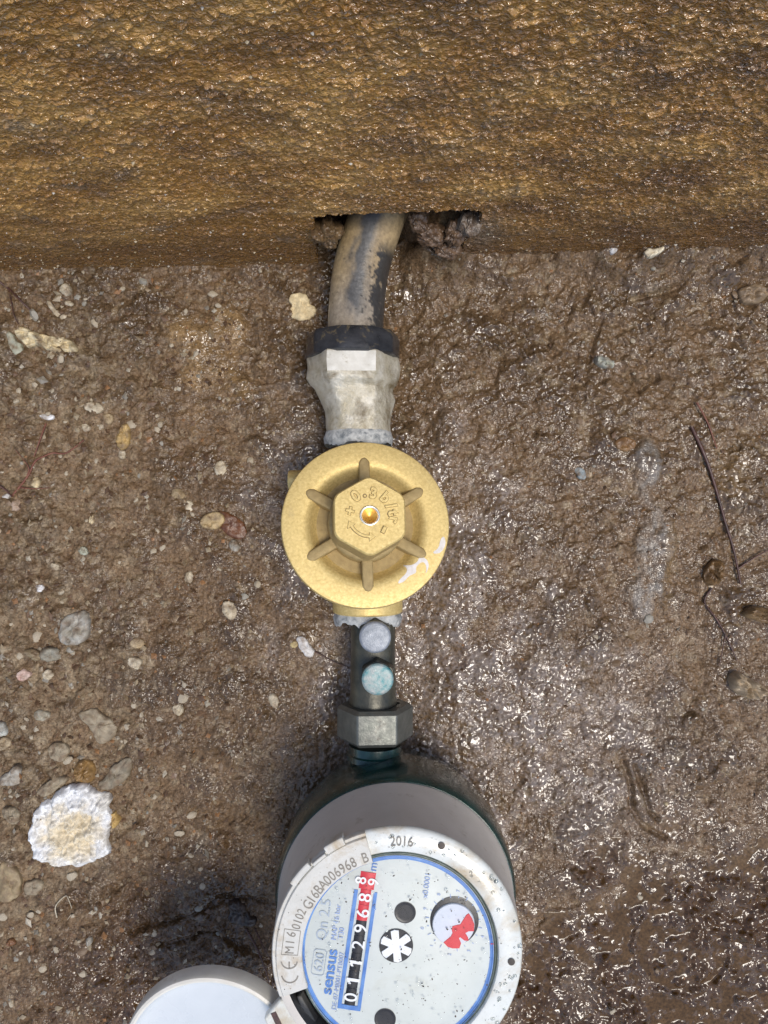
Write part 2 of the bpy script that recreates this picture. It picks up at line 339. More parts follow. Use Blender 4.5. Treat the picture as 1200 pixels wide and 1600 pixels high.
def soil(X, Y):
    mm = 1000.0; x = X * mm; y = Y * mm
    n_big = fbm(x / 55, y / 55, 3, 3); n_mid = fbm(x / 16, y / 16, 11, 4)
    pn = fbm(x / 22, y / 22, 23, 4) * .9
    smooth_c = blob(X, Y, 325, 560, 70, 95, -10, .4, pn)                      # smooth ochre clay print
    film = blob(X, Y, 640, 1080, 190, 330, 8, .7, pn) + .8 * blob(X, Y, 880, 1150, 190, 190, 0, .7, pn) + .6 * blob(X, Y, 690, 830, 130, 200, 0, .6, pn) + .5 * blob(X, Y, 450, 790, 80, 180, 0, .6, pn)
    film = np.clip(film, 0, 1)
    pud = np.clip(blob(X, Y, 1060, 1500, 270, 200, 5, .5, pn * .8) + .8 * blob(X, Y, 920, 1660, 260, 130, 0, .5, pn), 0, 1)
    ooze = np.clip(blob(X, Y, 240, 1500, 230, 150, 20, .5, pn), 0, 1)          # slick mud, lower left
    stony = np.clip(blob(X, Y, 60, 1230, 170, 330, 0, .6, pn) + .7 * blob(X, Y, 90, 800, 160, 260, 0, .6, pn) + .5 * blob(X, Y, 120, 560, 150, 130, 0, .6, pn), 0, 1)
    slab_ = np.clip(blob(X, Y, 1022, 880, 34, 105, -8, .35, pn * .7) + blob(X, Y, 1010, 740, 25, 50, 0, .4, pn * .7), 0, 1)   # bare bluish stone showing through
    z = n_big * .0035 + n_mid * .0022
    calm = np.clip(.75 * smooth_c + .40 * film + .95 * pud + .45 * ooze + .7 * slab_, 0, .97); crumbly = 1 - calm
    wx = x + 1.4 * perlin(x / 5, y / 5, 71) + .5 * perlin(x / 1.6, y / 1.6, 73); wy = y + 1.4 * perlin(x / 5, y / 5, 72) + .5 * perlin(x / 1.6, y / 1.6, 74)
    topz = sstep(.02, .1, Y); loose = np.clip(.5 + fbm(x / 28, y / 28, 77, 3) * 1.3 + .4 * topz + .3 * stony, 0, 1.3) * crumbly
    z = z + loose * .0024 * crumb(wx / 7.5, wy / 7.5, 5, .45 + .25 * topz)
    z = z + (.06 + .94 * loose) * .0016 * crumb(wx / 4.1, wy / 4.1, 6, .65)
    z = z + (.12 + .88 * crumbly) * .00100 * crumb(wx / 2.4, wy / 2.4, 8, .85)
    z = z + (.12 + .88 * crumbly) * .00045 * crumb(wx / 1.5, wy / 1.5, 9, .9)
    z = z + stony * .0018 * crumb(wx / 9, wy / 9, 15, .5)
    z = z + .0007 * crumbly * fbm(x / 3.2, y / 3.2, 78, 3) - .0016 * loose * sstep(.42, .62, np.abs(fbm(x / 12, y / 12, 79, 3)) * 2) * .6
    z = z + (pud + .6 * ooze) * (.0030 * fbm(x / 6.5, y / 5.5, 39, 3) + .0019 * lumps(wx / 5.5, wy / 4.2, 40, .6))
    # creeping folds in the clay and ooze
    rid = np.abs(fbm(x / 9 + .6 * n_mid, y / 14, 31, 3)); z = z + (smooth_c * .8 + ooze) * (.0026 * rid - .0005)
    rid2 = np.abs(fbm(x / 5, y / 3.6, 37, 3)); z = z + (ooze * .9 + pud * .8) * .0024 * rid2
    z = z + smooth_c * .0015
    z = z + .0022 * slab_
    # ring pressed in the slop, a water rill and cracks
    cx, cy = G(1065, 1478); rr = np.hypot(X - cx, Y - cy) + .0012 * pn
    z = z + np.clip(.55 + 1.6 * fbm(x / 14, y / 14, 46, 2), .1, 1) * (.0024 * np.exp(-((rr - .0235) / .0015) ** 2) - .0016 * np.exp(-((rr - .0205) / .0014) ** 2))
    for pts in ([(975, 1190), (985, 1225), (985, 1262), (1005, 1290), (1040, 1310)], [(990, 1195), (1005, 1235), (1015, 1270), (1050, 1300)],
                [(940, 500), (925, 540), (915, 590), (930, 600)], [(985, 580), (1000, 610), (1030, 590)], [(1085, 420), (1060, 450), (985, 470), (1020, 500)],
                [(320, 1425), (360, 1400), (415, 1410)], [(240, 1480), (330, 1455), (420, 1500)], [(205, 1455), (300, 1430), (350, 1400)], [(660, 400), (700, 430), (690, 440)]):
        dmin = np.full(X.shape, 9.0)
        for (p, q) in zip(pts[:-1], pts[1:]):
            a0 = np.array(G(*p)); b0 = np.array(G(*q)); d = b0 - a0
            tt = np.clip(((X - a0[0]) * d[0] + (Y - a0[1]) * d[1]) / (d @ d), 0, 1)
            dmin = np.minimum(dmin, np.hypot(X - a0[0] - tt * d[0], Y - a0[1] - tt * d[1]))
        z = z - .0026 * np.exp(-((dmin + .0005 * n_mid) / .0011) ** 2)
    # settled hollow where the meter and the pipes lie, heap against the wall
    z = z - .0035 * blob(X, Y, 600, 900, 110, 560, 0, .6)
    wy_ = wall_y(X)
    z = z + .002 * np.exp(-np.clip(wy_ - Y, 0, 1) / .012) * (1 + n_mid)
    # earth seen through the notch and held back behind the wall
    left = 1 - sstep(-.010, .012, X)
    yr = .1300 + .034 * left + .006 * n_mid + .004 * perlin(x / 7, y / 7, 44)
    z = z + np.clip(Y - yr, 0, .25) * (2.0 - .0 * left) + np.where(Y > yr, .004 * crumb(wx / 7, wy / 7, 61, .9) + .002 * crumb(wx / 3, wy / 3, 62, .9), 0)
    z = z + .016 * sstep(.006, .020, X) * (1 - .5 * sstep(.028, .040, X)) * sstep(.104, .126, Y) * (1 + .6 * n_mid)
    # water settled in the hollows
    level = np.where(pud > .25, .0005 + .0006 * n_big, -9)
    under = sstep(-.0003, .0004, level - z) * (pud > .25)
    z = np.where(z < level, level + .00008 * perlin(x / 4, y / 4, 9), z)
    # ---- colours of the earths, with a sky sheen painted in
    brown = np.array([.198, .132, .076]); dark = np.array([.094, .060, .031]); pale = np.array([.40, .325, .22])
    ochre = np.array([.33, .22, .105]); lime_sheen = np.array([.34, .30, .28]); slop = np.array([.078, .038, .011]); blu = np.array([.27, .255, .235])
    _, idr = cells(wx / 2.4, wy / 2.4, 8); _, id2 = cells(wx / 4.1, wy / 4.1, 6)
    c = brown[None] * np.ones(X.shape)[..., None]
    def lay(c, k, f): return c * (1 - f[..., None]) + k * f[..., None]
    c = lay(c, dark, np.clip(.35 + .9 * n_big + .8 * n_mid, 0, .8))
    c = lay(c, pale, np.clip((idr > .93) * .35 + (id2 > .95) * .3, 0, .6) * crumbly)
    c = lay(c, pale, stony * np.clip(.22 + .9 * fbm(x / 6, y / 6, 52, 4), 0, .55))
    c = lay(c, lime_sheen, film * np.clip(.34 + .9 * fbm(x / 7, y / 7, 51, 5) + .5 * perlin(x / 1.5, y / 1.5, 53), 0, .75))  # limescale tone plus sky reflected off the wet film, put into the colour
    c = lay(c, ochre, np.clip(smooth_c * (.5 + 1.2 * n_mid + .5 * fbm(x / 5, y / 5, 55, 3)), 0, .7)); c = lay(c, slop, np.clip(pud * .85, 0, 1)); c = lay(c, slop * 1.1, ooze * .7)
    c = lay(c, ochre * .3, under * .25)
    c = lay(c, blu, slab_ * np.clip(.45 + 1.3 * fbm(x / 5, y / 7, 54, 4), 0, .8)); c = lay(c, ochre * .7, blob(X, Y, 1045, 880, 12, 90, -6, .5, pn * .5) * .6)
    c = lay(c, ochre * .75, .6 * blob(X, Y, 1145, 715, 40, 60, 0, .5, pn) * np.clip(.6 + n_mid * 1.5, 0, 1))
    wet_ = np.clip(.40 + .22 * film + .35 * pud + .3 * ooze + .6 * n_mid + .3 * n_big - .10 + .24 * sstep(-.13, .03, X) - .22 * stony + .15 * smooth_c, .05, .95)
    wet_ = np.maximum(wet_, under)
    return z, c, wet_
X, Y = np.meshgrid(gx, gy)
SZ, SC, SW = soil(X, Y)
V = np.stack([X, Y, SZ], -1).reshape(-1, 3)
me = mesh_np('soil_floor', V, grid_faces(*X.shape)); col_attr(me, SC.reshape(-1, 3)); float_attr(me, SW, 'Wet')
tag(link('soil_floor', me, M['soil'], None, 180), kind='structure', label='wet brown soil floor of the meter pit')
def gz(x, y):
    i = min(max(int(np.searchsorted(gx, x)), 1), len(gx) - 1); j = min(max(int(np.searchsorted(gy, y)), 1), len(gy) - 1)
    return float(SZ[j, i])

# ------------------------------------------------------------ the wall with its notch
ux = axis([(-1.6, -.34, .03), (-.34, -.195, .0022), (-.195, .195, .00046), (.195, .34, .0022), (.34, 1.6, .03)])
uz = axis([(-.012, .215, .00046), (.215, .231, .004)])
U, Z = np.meshgrid(ux, uz); x = U * 1000; z = Z * 1000
tilt = z - .10 * x * np.sign(1)                       # the smear runs a little uphill to the right
wx = x + 1.5 * perlin(x / 9, z / 6, 81); wz = tilt + .8 * perlin(x / 7, z / 5, 82)
f = perlin(wx / 4.2, wz / 1.9, 83); f2 = perlin(wx / 2.1, wz / 1.0, 84); f3 = fbm(wx / 40, wz / 22, 85, 3)
coarse = .55 + .45 * sstep(30, 150, z)
fl1, fi1 = cells(wx / 3.6, wz / 1.7, 181); fl2, fi2 = cells(wx / 1.9, wz / 1.05, 182)
patchy = sstep(-.35, .25, fbm(x / 16, z / 10, 183, 3))
h = coarse * (patchy * (.0011 * (fi1 - .5) * (1 - fl1) + .00030 * np.tanh(2.5 * f)) + .00055 * (fi2 - .5) * (1 - fl2) + .00022 * np.tanh(2.5 * f2)) + .0009 * f3 + .0005 * fbm(wx / 14, wz / 5, 86, 3)
h += .00022 * perlin(x / 1.1, z / .9, 184) + .00060 * crumb(x / 1.9, wz / .95, 185, .35)
h += (.00085 * crumb(wx / 2.7, wz / 1.5, 87, .45) + .0009 * crumb(wx / 3.6, wz / 2.0, 187, .16) + .0010 * lumps(wx / 9, wz / 4, 88, .08)) * (.5 + .5 * coarse)
h *= .55 + .45 * sstep(0, 60, z)
notch_l = -.0288 + .0009 * perlin(z / 6, x * 0, 91) - .0030 * (1 - sstep(0, 60, z)); notch_r = .0402 + .0016 * perlin(z / 7, x * 0 + 3, 92) - .0045 * (1 - sstep(10, 55, z)) 
notch_t = .0597 + .0007 * perlin(x / 6, z * 0, 93) + .0003 * perlin(x / 2, z * 0, 94)
corner = np.clip(1 - np.minimum(U - notch_l, notch_r - U) / .004, 0, 1)
inside = (U > notch_l) & (U < notch_r) & (Z < notch_t - .003 * corner ** 2)
h = h * 1.0
h = h * np.where(np.abs(U) > .34, .3, 1)
YW = wall_y(U) - h
keep = ~(inside[:-1, :-1] | inside[1:, 1:] | inside[:-1, 1:] | inside[1:, :-1])
V = np.stack([U, YW, Z], -1).reshape(-1, 3); F = grid_faces(*U.shape, keep)
# thickness: every open edge of the sheet is carried 13 mm back
ny, nx = U.shape; idx = np.arange(ny * nx).reshape(ny, nx); K = np.zeros((ny + 1, nx + 1), bool); K[1:-1, 1:-1] = keep
E = []
hk = K[1:, 1:-1] != K[:-1, 1:-1]
for r, c_ in zip(*np.nonzero(hk)): E.append((idx[r, c_], idx[r, c_ + 1]))
vk = K[1:-1, 1:] != K[1:-1, :-1]
for r, c_ in zip(*np.nonzero(vk)): E.append((idx[r, c_], idx[r + 1, c_]))
E = np.array(E); uq, inv = np.unique(E, return_inverse=True); inv = inv.reshape(E.shape)
base = len(V); VB = V[uq].copy(); VB[:, 1] = wall_y(VB[:, 0]) + .013
F = np.vstack([F, np.stack([E[:, 0], E[:, 1], base + inv[:, 1], base + inv[:, 0]], -1)]); V = np.vstack([V, VB])
gold = np.array([.345, .168, .030]); tan = np.array([.56, .335, .098]); umber = np.array([.125, .057, .013]); greyb = np.array([.17, .135, .095])
c = gold[None, None] * np.ones(U.shape)[..., None]
def lay(c, k, f): return c * (1 - f[..., None]) + k * f[..., None]
c = lay(c, tan, np.clip(.25 + .9 * f3 + .35 * f, 0, .7)); c = lay(c, umber, np.clip(.30 - 1.0 * fbm(x / 30, z / 18, 95, 4) + .25 * (x / 190), 0, .85))
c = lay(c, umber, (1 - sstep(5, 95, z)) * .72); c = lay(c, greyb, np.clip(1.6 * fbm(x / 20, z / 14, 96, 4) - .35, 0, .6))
c = lay(c, greyb * .9, np.exp(-(((U - .044) / .008) ** 2 + ((Z - .035) / .02) ** 2)) * .7)
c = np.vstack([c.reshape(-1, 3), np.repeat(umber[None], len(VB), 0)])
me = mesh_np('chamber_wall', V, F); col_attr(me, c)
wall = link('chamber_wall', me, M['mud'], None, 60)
tag(wall, 'golden brown mud-caked wall of the meter pit with a notch over the pipe', 'wall')
g = MB()
for (x0, x1, y0, y1, zz) in ((-3, 3, .131, 3, .205), (-3, 3, -3, -.45, -.001), (-3, -.41, -.45, .145, -.001), (.41, 3, -.45, .145, -.001)):
    g.add([(x0, y0, zz), (x1, y0, zz), (x1, y1, zz), (x0, y1, zz)], [(0, 1, 2, 3)])
tag(g.build('ground', M['turf'], None, 30), kind='structure')

# ------------------------------------------------------------ pipe into the notch
pts = [(-.0131, .070), (-.0128, .086), (-.0120, .098), (-.0103, .110), (-.0070, .122), (-.0026, .1345), (.004, .150), (.012, .165)]
def spline(ps, n):
    out = []; ps = [Vector(p) for p in ps]
    for i in range(len(ps) - 1):
        p0 = ps[max(i - 1, 0)]; p1 = ps[i]; p2 = ps[i + 1]; p3 = ps[min(i + 2, len(ps) - 1)]
        for k in range(n):
            s = k / n
            out.append(.5 * ((2 * p1) + (p2 - p0) * s + (2 * p0 - 5 * p1 + 4 * p2 - p3) * s * s + (3 * p1 - p0 - 3 * p2 + p3) * s ** 3))
    return out + [ps[-1]]
AX = .0250                                            # height of the pipe run above the floor
pp = spline([(x_, y_, AX + max(0, y_ - .1) * .05) for x_, y_ in pts], 8)
pp = spline([(x_, y_, AX + max(0, y_ - .1) * .05) for x_, y_ in pts], 26)
pipe = MB().tube(pp, .0126, 110).build('supply_pipe', M['pipe'], None, 60)
q = np.array([v.co for v in pipe.data.vertices]); cl = np.interp(q[:, 1], [p[1] for p in pts], [p[0] for p in pts])
off = (q[:, 0] - cl) / .0126; yy = q[:, 1] * 1000; ax = off * 12
rag = fbm(ax / 4, yy / 9, 301, 4); fine_ = fbm(ax / 1.3, yy / 2.0, 302, 3)
streak = np.exp(-((off + .02 + .25 * (yy - 110) / 40 * .3 + .25 * rag) / (.36 + .14 * rag)) ** 2) * sstep(78, 96, yy + 8 * rag)
black_r = sstep(.30, .55, off + .35 * rag + .2 * fine_) * sstep(122, 112, yy + 6 * rag) if False else (sstep(.40, .62, off + .55 * rag + .5 * fine_) * (1 - sstep(112, 122, yy)))
flk = sstep(.30, .42, fine_ + .3 * rag - .1) * .8
tanm = np.array([.40, .30, .165]); greym = np.array([.33, .29, .235]); blk = np.array([.028, .030, .034]); steel = np.array([.085, .094, .106])
cc_ = tanm + (greym - tanm) * (1 - sstep(85, 112, yy + 8 * rag))[:, None]
cc_ = cc_ * (1 + .35 * fine_)[:, None]
for k_, f_ in ((steel, np.clip(streak * 1.1, 0, .92)), (blk, np.clip(black_r, 0, .95)), (blk, flk * .7)): cc_ = cc_ * (1 - f_[:, None]) + k_ * f_[:, None]
col_attr(pipe.data, cc_)
tag(pipe, 'tan mud-smeared plastic pipe with black streaks, bending out of the wall notch', 'pipe')

# ------------------------------------------------------------ compression fitting
fx = -.0140
def ngon(n, r, rot=0, rc=0, k=4):
    P = [Vector((r * math.cos(rot + 2 * PI * i / n), r * math.sin(rot + 2 * PI * i / n))) for i in range(n)]
    if not rc: return [tuple(p) for p in P]
    out = []
    for i in range(n):
        a_, p, b_ = P[i - 1], P[i], P[(i + 1) % n]
        A = p + (a_ - p).normalized() * rc; B = p + (b_ - p).normalized() * rc
        for j in range(k + 1):
            s = j / k; out.append(tuple(A * (1 - s) ** 2 + p * 2 * s * (1 - s) + B * s * s))
    return out
fit = empty('pipe_fitting', (fx, .060, AX), 'whitened brass pipe fitting with a black collar nut, above the round brass cap', 'pipe fitting')
def at(y): return Matrix.Translation((0, y - .060, 0)) @ ALONG_Y
# black nut: twelve flats, slightly askew
skew = Matrix.Rotation(R(3), 4, 'Z')
b_ = MB()
out = ngon(10, .0213, R(90 + 18), .0012, 2)
n_ = len(out); vs_ = []; fs_ = []
for (s, zz) in ((.93, 0), (1, .0010), (1.0, .0086), (.95, .0108), (.66, .0113), (.62, .0106)):
    vs_ += [(p[0] * s, p[1] * s, zz) for p in out]
for k in range(5):
    for i in range(n_): fs_.append((k * n_ + i, k * n_ + (i + 1) % n_, (k + 1) * n_ + (i + 1) % n_, (k + 1) * n_ + i))
fs_.append(tuple(range(n_))[::-1])
b_.add(vs_, fs_, 0, at(.0691) @ skew)
b_.build('collar_nut', M['black_plastic'], fit, 35)
# body: hexagon with a fat shoulder, necking down to the valve
def ringpts(n, fr, zz):
    return [(fr(2 * PI * i / n) * math.cos(2 * PI * i / n), fr(2 * PI * i / n) * math.sin(2 * PI * i / n), zz) for i in range(n)]
def hexr(a, r, k):                                    # k=1 hexagon, k=0 round; a flat faces up
    hx = math.cos(PI / 6) / math.cos(((a + PI / 2 + PI / 6) % (PI / 3)) - PI / 6)
    return r * (k * min(hx, .985) + (1 - k) * .93)
n_ = 96; vs_ = []; fs_ = []; prof = []
for (y, r, k) in ((.0710, .0185, .6), (.0703, .0205, .9), (.0694, .0212, 1), (.0650, .0214, 1), (.0606, .0214, 1), (.0600, .0213, .95), (.0590, .0210, .7), (.0576, .0205, .6), (.0562, .0190, .6), (.0552, .0182, .7), (.0535, .0179, .75), (.0505, .0176, .7), (.0480, .0168, .6), (.0455, .0160, .5), (.0425, .0156, .35), (.0390, .0156, .15), (.0362, .0155, .1), (.0350, .0150, 0)):
    sh_ = .0024 * float(sstep(.060, .046, np.array(y)))
    vs_ += [(sh_ + px_ * (1 + .010 * math.sin(y * 900 + 3 * math.atan2(py_, px_)) + .012 * math.sin(y * 400 + 5 * math.atan2(py_, px_) + 1)), py_ * (1 + .012 * math.sin(y * 1300 + px_ * 300)), y - .060) for px_, py_, _ in ringpts(n_, lambda a: hexr(a, r, k), 0)]
    prof.append(y)
L = len(prof)
for k in range(L - 1):
    for i in range(n_): fs_.append((k * n_ + i, k * n_ + (i + 1) % n_, (k + 1) * n_ + (i + 1) % n_, (k + 1) * n_ + i))
fs_.append(tuple(range(n_))); fs_.append(tuple((L - 1) * n_ + i for i in range(n_))[::-1])
fb = MB().add(vs_, fs_, 0, Matrix.Translation((0, 0, 0)) @ Matrix(((1, 0, 0, 0), (0, 0, 1, 0), (0, 1, 0, 0), (0, 0, 0, 1))))
for k in range(2, 4):                                 # the limed top flat
    for i in range(n_):
        a = math.degrees(2 * PI * (i + .5) / n_)
        if 60.5 < a < 119.5: fb.m[k * n_ + i] = 1
fb.build('fitting_body', [M['fitting'], M['fit_face']], fit, 28)
def ragged(r, z0, z1, n=90, seed=1, amp=.0012):
    rnd = random.Random(seed); vs = []; fs = []
    for j in range(n):
        a = 2 * PI * j / n; w_ = amp * (rnd.random() - .5) + amp * math.sin(j * .37 + seed)
        vs += [(r * math.cos(a), r * math.sin(a), z0 + w_), ((r + .0007) * math.cos(a), (r + .0007) * math.sin(a), z0 * .5 + z1 * .5), (r * .97 * math.cos(a), r * .97 * math.sin(a), z1 + amp * .6 * (rnd.random() - .5))]
    for j in range(n):
        k = (j + 1) % n
        fs += [(3 * j, 3 * k, 3 * k + 1, 3 * j + 1), (3 * j + 1, 3 * k + 1, 3 * k + 2, 3 * j + 2)]
    return vs, fs
vs_, fs_ = ragged(.0151, .0300, .0362, seed=2, amp=.0007)
MB().add(vs_, fs_, 0, Matrix.Translation((.0024, 0, 0)) @ at(.0)).build('thread_tape', M['tape'], fit, 60)

# ------------------------------------------------------------ brass pressure valve
RIM = W(572, 818, .306)
valve = empty('pressure_valve', (RIM.x, RIM.y, 0), 'round brass valve cap with a hexagonal boss marked 0.3b/tr', 'valve')
TILT = Matrix.Rotation(R(6.0), 4, 'Y') @ Matrix.Rotation(R(-10.5), 4, 'X')
DM = Matrix.Translation((0, 0, RIM.z)) @ TILT
def rimz(r):
    pr = ((.0155, -.0056), (.0204, -.0054), (.0214, -.0046), (.0228, -.0022), (.0240, -.0007), (.0256, -.0001), (.027, 0), (.0338, 0))
    return float(np.interp(r, [p[0] for p in pr], [p[1] for p in pr]))
disc = [(.0204, -.0054), (.0214, -.0046), (.0228, -.0022), (.0240, -.0007), (.0256, -.0001), (.027, 0), (.0341, 0), (.0347, -.0002), (.0350, -.0008), (.0351, -.0035), (.0346, -.0048), (.030, -.0060), (.022, -.012)]
MB().lathe(disc, 128, DM).build('cap_flange', M['brass'], valve, 40)
MB().lathe([(.0204, -.0054), (.0155, -.0056), (.0155, -.001)], 96, DM).build('recess_floor', M['shaded_dull_brass'], valve, 40)
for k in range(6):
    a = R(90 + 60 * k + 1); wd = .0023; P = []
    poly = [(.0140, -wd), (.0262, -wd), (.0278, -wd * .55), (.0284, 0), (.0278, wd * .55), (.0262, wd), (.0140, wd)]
    MB().prism(poly, -.0064, .00055, DM @ Matrix.Rotation(a, 4, 'Z'), 0, .0006).build('rib', M['shaded_dull_brass'], valve, 50, .0004)
boss_rot = R(90)
MB().lathe([(.0158, -.0062), (.0158, .0015), (.0150, .0025), (.0135, .003)], 64, DM).build('boss_collar', M['shaded_dull_brass'], valve, 40)
HT = .0185
hx = ngon(6, .0163, boss_rot, .0030, 5)
bb = MB(); n_ = len(hx); vs_ = []; fs_ = []
for (s, zz) in ((1, .0020), (1, HT - .0012), (.985, HT - .0004), (.955, HT), (.32, HT), (.148, HT)):
    for i, p in enumerate(hx):
        if s < .2:
            a = math.atan2(p[1], p[0]); vs_.append((.0037 * math.cos(a), .0037 * math.sin(a), zz))
        else: vs_.append((p[0] * s, p[1] * s, zz))
for k in range(5):
    for i in range(n_): fs_.append((k * n_ + i, k * n_ + (i + 1) % n_, (k + 1) * n_ + (i + 1) % n_, (k + 1) * n_ + i))
bb.add(vs_, fs_, 0, DM)
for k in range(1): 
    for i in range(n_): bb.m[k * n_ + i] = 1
boss = bb.build('hex_boss', [M['brass'], M['shaded_dull_brass']], valve, 35)
tq = [(.0038, HT - .0008), (.0041, HT + .0002), (.0039, HT + .0005), (.0034, HT + .0005), (.0030, HT + .0001), (.0029, HT - .0012)]
MB().lathe(tq, 48, DM).build('screw_ring', M['ring_metal'], boss, 60)
MB().lathe([(.0030, HT - .0009), (.0018, HT - .0013), (.0008, HT - .0018), (0, HT - .0019)], 32, DM).build('screw_socket', M['orange_brass'], boss, 60)

# lettering: glyphs of the built-in font as meshes
_gl = {}
def glyph(s, bold=0, ext=0, bev=0):
    key = (s, bold, ext, bev)
    if key not in _gl:
        cu = bpy.data.curves.new('tmp', 'FONT'); cu.body = s; cu.size = 1; cu.align_x = 'CENTER'; cu.align_y = 'CENTER'
        cu.offset = bold; cu.extrude = ext; cu.bevel_depth = bev; cu.bevel_resolution = 1; cu.resolution_u = 4
        o = bpy.data.objects.new('tmp', cu); col.objects.link(o)
        me = bpy.data.meshes.new_from_object(o.evaluated_get(bpy.context.evaluated_depsgraph_get()))
        v = [tuple(q.co) for q in me.vertices]; f_ = [tuple(p.vertices) for p in me.polygons]
        cx = (min(q[0] for q in v) + max(q[0] for q in v)) / 2 if v else 0; cy = (min(q[1] for q in v) + max(q[1] for q in v)) / 2 if v else 0
        _gl[key] = ([(q[0] - cx, q[1] - cy, q[2]) for q in v], f_, max(q[0] for q in v) - min(q[0] for q in v) if v else .3)
        bpy.data.objects.remove(o); bpy.data.curves.remove(cu); bpy.data.meshes.remove(me)
    return _gl[key]
ONE = [(-.085, -.36), (.085, -.36), (.085, .36), (-.03, .36), (-.24, .22), (-.24, .08), (-.085, .16)]
def put(mb, s, M_, size, rot=0, x=0, y=0, z=0, bold=0, ext=0, bev=0, sx=1.0):
    if s == '1' and bold >= .009 and not ext: return mb.add([(q[0], q[1], 0) for q in ONE], [tuple(range(len(ONE)))], 0, M_ @ Matrix.Translation((x, y, z)) @ Matrix.Rotation(rot, 4, 'Z') @ Matrix.Diagonal((size * sx, size, size, 1)))
    v, f_, _ = glyph(s, bold, ext, bev)
    return mb.add(v, f_, 0, M_ @ Matrix.Translation((x, y, z)) @ Matrix.Rotation(rot, 4, 'Z') @ Matrix.Diagonal((size * sx, size, size, 1)))
lt = MB(); k = .000249; cs = .0060
for ch, dx, dy in (('0', -22, 31.5), ('3', 6, 36), ('b', 25, 29), ('/', 34, 15.5), ('t', 36.5, 4.5), ('r', 36, -7.5), ('-', 21.5, -22.5), ('+', -31, 7.5)):
    a = math.atan2(dy, dx) - PI / 2
    yoff = 0
    if ch == '-': a = math.atan2(dy, dx) + PI / 2 + R(20)
    put(lt, ch, DM, cs * (1.35 if ch == '-' else 1), a, dx * k, dy * k, HT, .012, .085, .03)
lt.lathe([(.0000, HT + .0003), (.00042, HT + .0003), (.0006, HT - .0001)], 14, DM @ Matrix.Translation((-7.5 * k, 31.5 * k, 0)))
r0, rb = .0083, .0083; arrow = []
A0, A1 = R(210), R(268)
outer = [(rb + .00042, A0 + (A1 - A0) * i / 10) for i in range(11)]; inner = [(rb - .00042, A1 - (A1 - A0) * i / 10) for i in range(11)]
head1 = [(rb - .0016, A1), (rb + .0002, A1 + R(15)), (rb + .0018, A1)]; head0 = [(rb + .0018, A0), (rb + .0002, A0 - R(15)), (rb - .0016, A0)]
poly = [(r_ * math.cos(a_), r_ * math.sin(a_)) for r_, a_ in outer + head1[::-1] + inner + head0[::-1]]
MBa = MB(); MBa.prism(poly, HT - .0002, HT + .00055, DM)
lt.add(MBa.v, MBa.f)
gr_ = MB()
for ch, dx, dy in (('0', -22, 31.5), ('3', 6, 36), ('b', 25, 29), ('/', 34, 15.5), ('t', 36.5, 4.5), ('r', 36, -7.5), ('-', 21.5, -22.5), ('+', -31, 7.5)):
    a = math.atan2(dy, dx) - PI / 2
    if ch == '-': a = math.atan2(dy, dx) + PI / 2 + R(20)
    put(gr_, ch, DM, cs * (1.35 if ch == '-' else 1), a, dx * k, dy * k, HT + .00006, .068)
gr_.lathe([(.00085, HT + .00006), (0, HT + .00006)], 14, DM @ Matrix.Translation((-7.5 * k, 31.5 * k, 0)))
cg = sum((Vector(p) for p in poly), Vector((0, 0))) / len(poly)
big_ = []
for i_ in range(len(poly)):
    e1 = (Vector(poly[i_]) - Vector(poly[i_ - 1])).normalized(); e2 = (Vector(poly[(i_ + 1) % len(poly)]) - Vector(poly[i_])).normalized()
    n_2 = Vector((e1.y + e2.y, -e1.x - e2.x)); n_2 = n_2.normalized() if n_2.length > 1e-6 else Vector((0, 0)); big_.append(Vector(poly[i_]) + n_2 * .00026)
ar_ = sum(Vector(poly[i_ - 1]).cross(Vector(poly[i_])) if False else poly[i_ - 1][0] * poly[i_][1] - poly[i_ - 1][1] * poly[i_][0] for i_ in range(len(poly)))
if ar_ < 0: big_ = [Vector(poly[i_]) * 2 - big_[i_] for i_ in range(len(poly))]
gr_.add([(p.x, p.y, HT + .00006) for p in big_], [tuple(range(len(big_)))], 0, DM)
gr_.build('lettering_grime', M['grime'], boss, 180)
lt.build('raised_lettering', M['brass'], boss, 30)
# body under the cap
vb = MB(); vb.lathe([(.0, .002), (.020, .004), (.0225, .012), (.0225, .034), (.020, .044)], 64)
vb.lathe([(.0, -.046), (.0150, -.0462), (.0158, -.0455), (.0158, -.030), (.0150, -.02), (.0148, .02), (.0150, .026), (.0, .026)], 48, Matrix.Translation((.0, .0, AX)) @ Matrix.Translation((.0, 0.0055, 0)) @ ALONG_Y)
vb.build('valve_body', M['brass'], valve, 40)
MB().lathe([(0, 0), (.0042, 0), (.0046, .0008), (.0046, .016), (.005, .017), (.005, .028)], 24, Matrix.Translation((-.0355, .0190, .027)) @ Matrix.Rotation(R(90), 4, 'Y')).build('gauge_port', M['brass'], valve, 40)
vs_, fs_ = ragged(.0150, .0, .005, seed=5, amp=.0012)
MB().add(vs_, fs_, 0, Matrix.Translation((0, -.0385 - .0066, AX)) @ ALONG_Y).build('thread_tape', M['tape'], valve, 60)

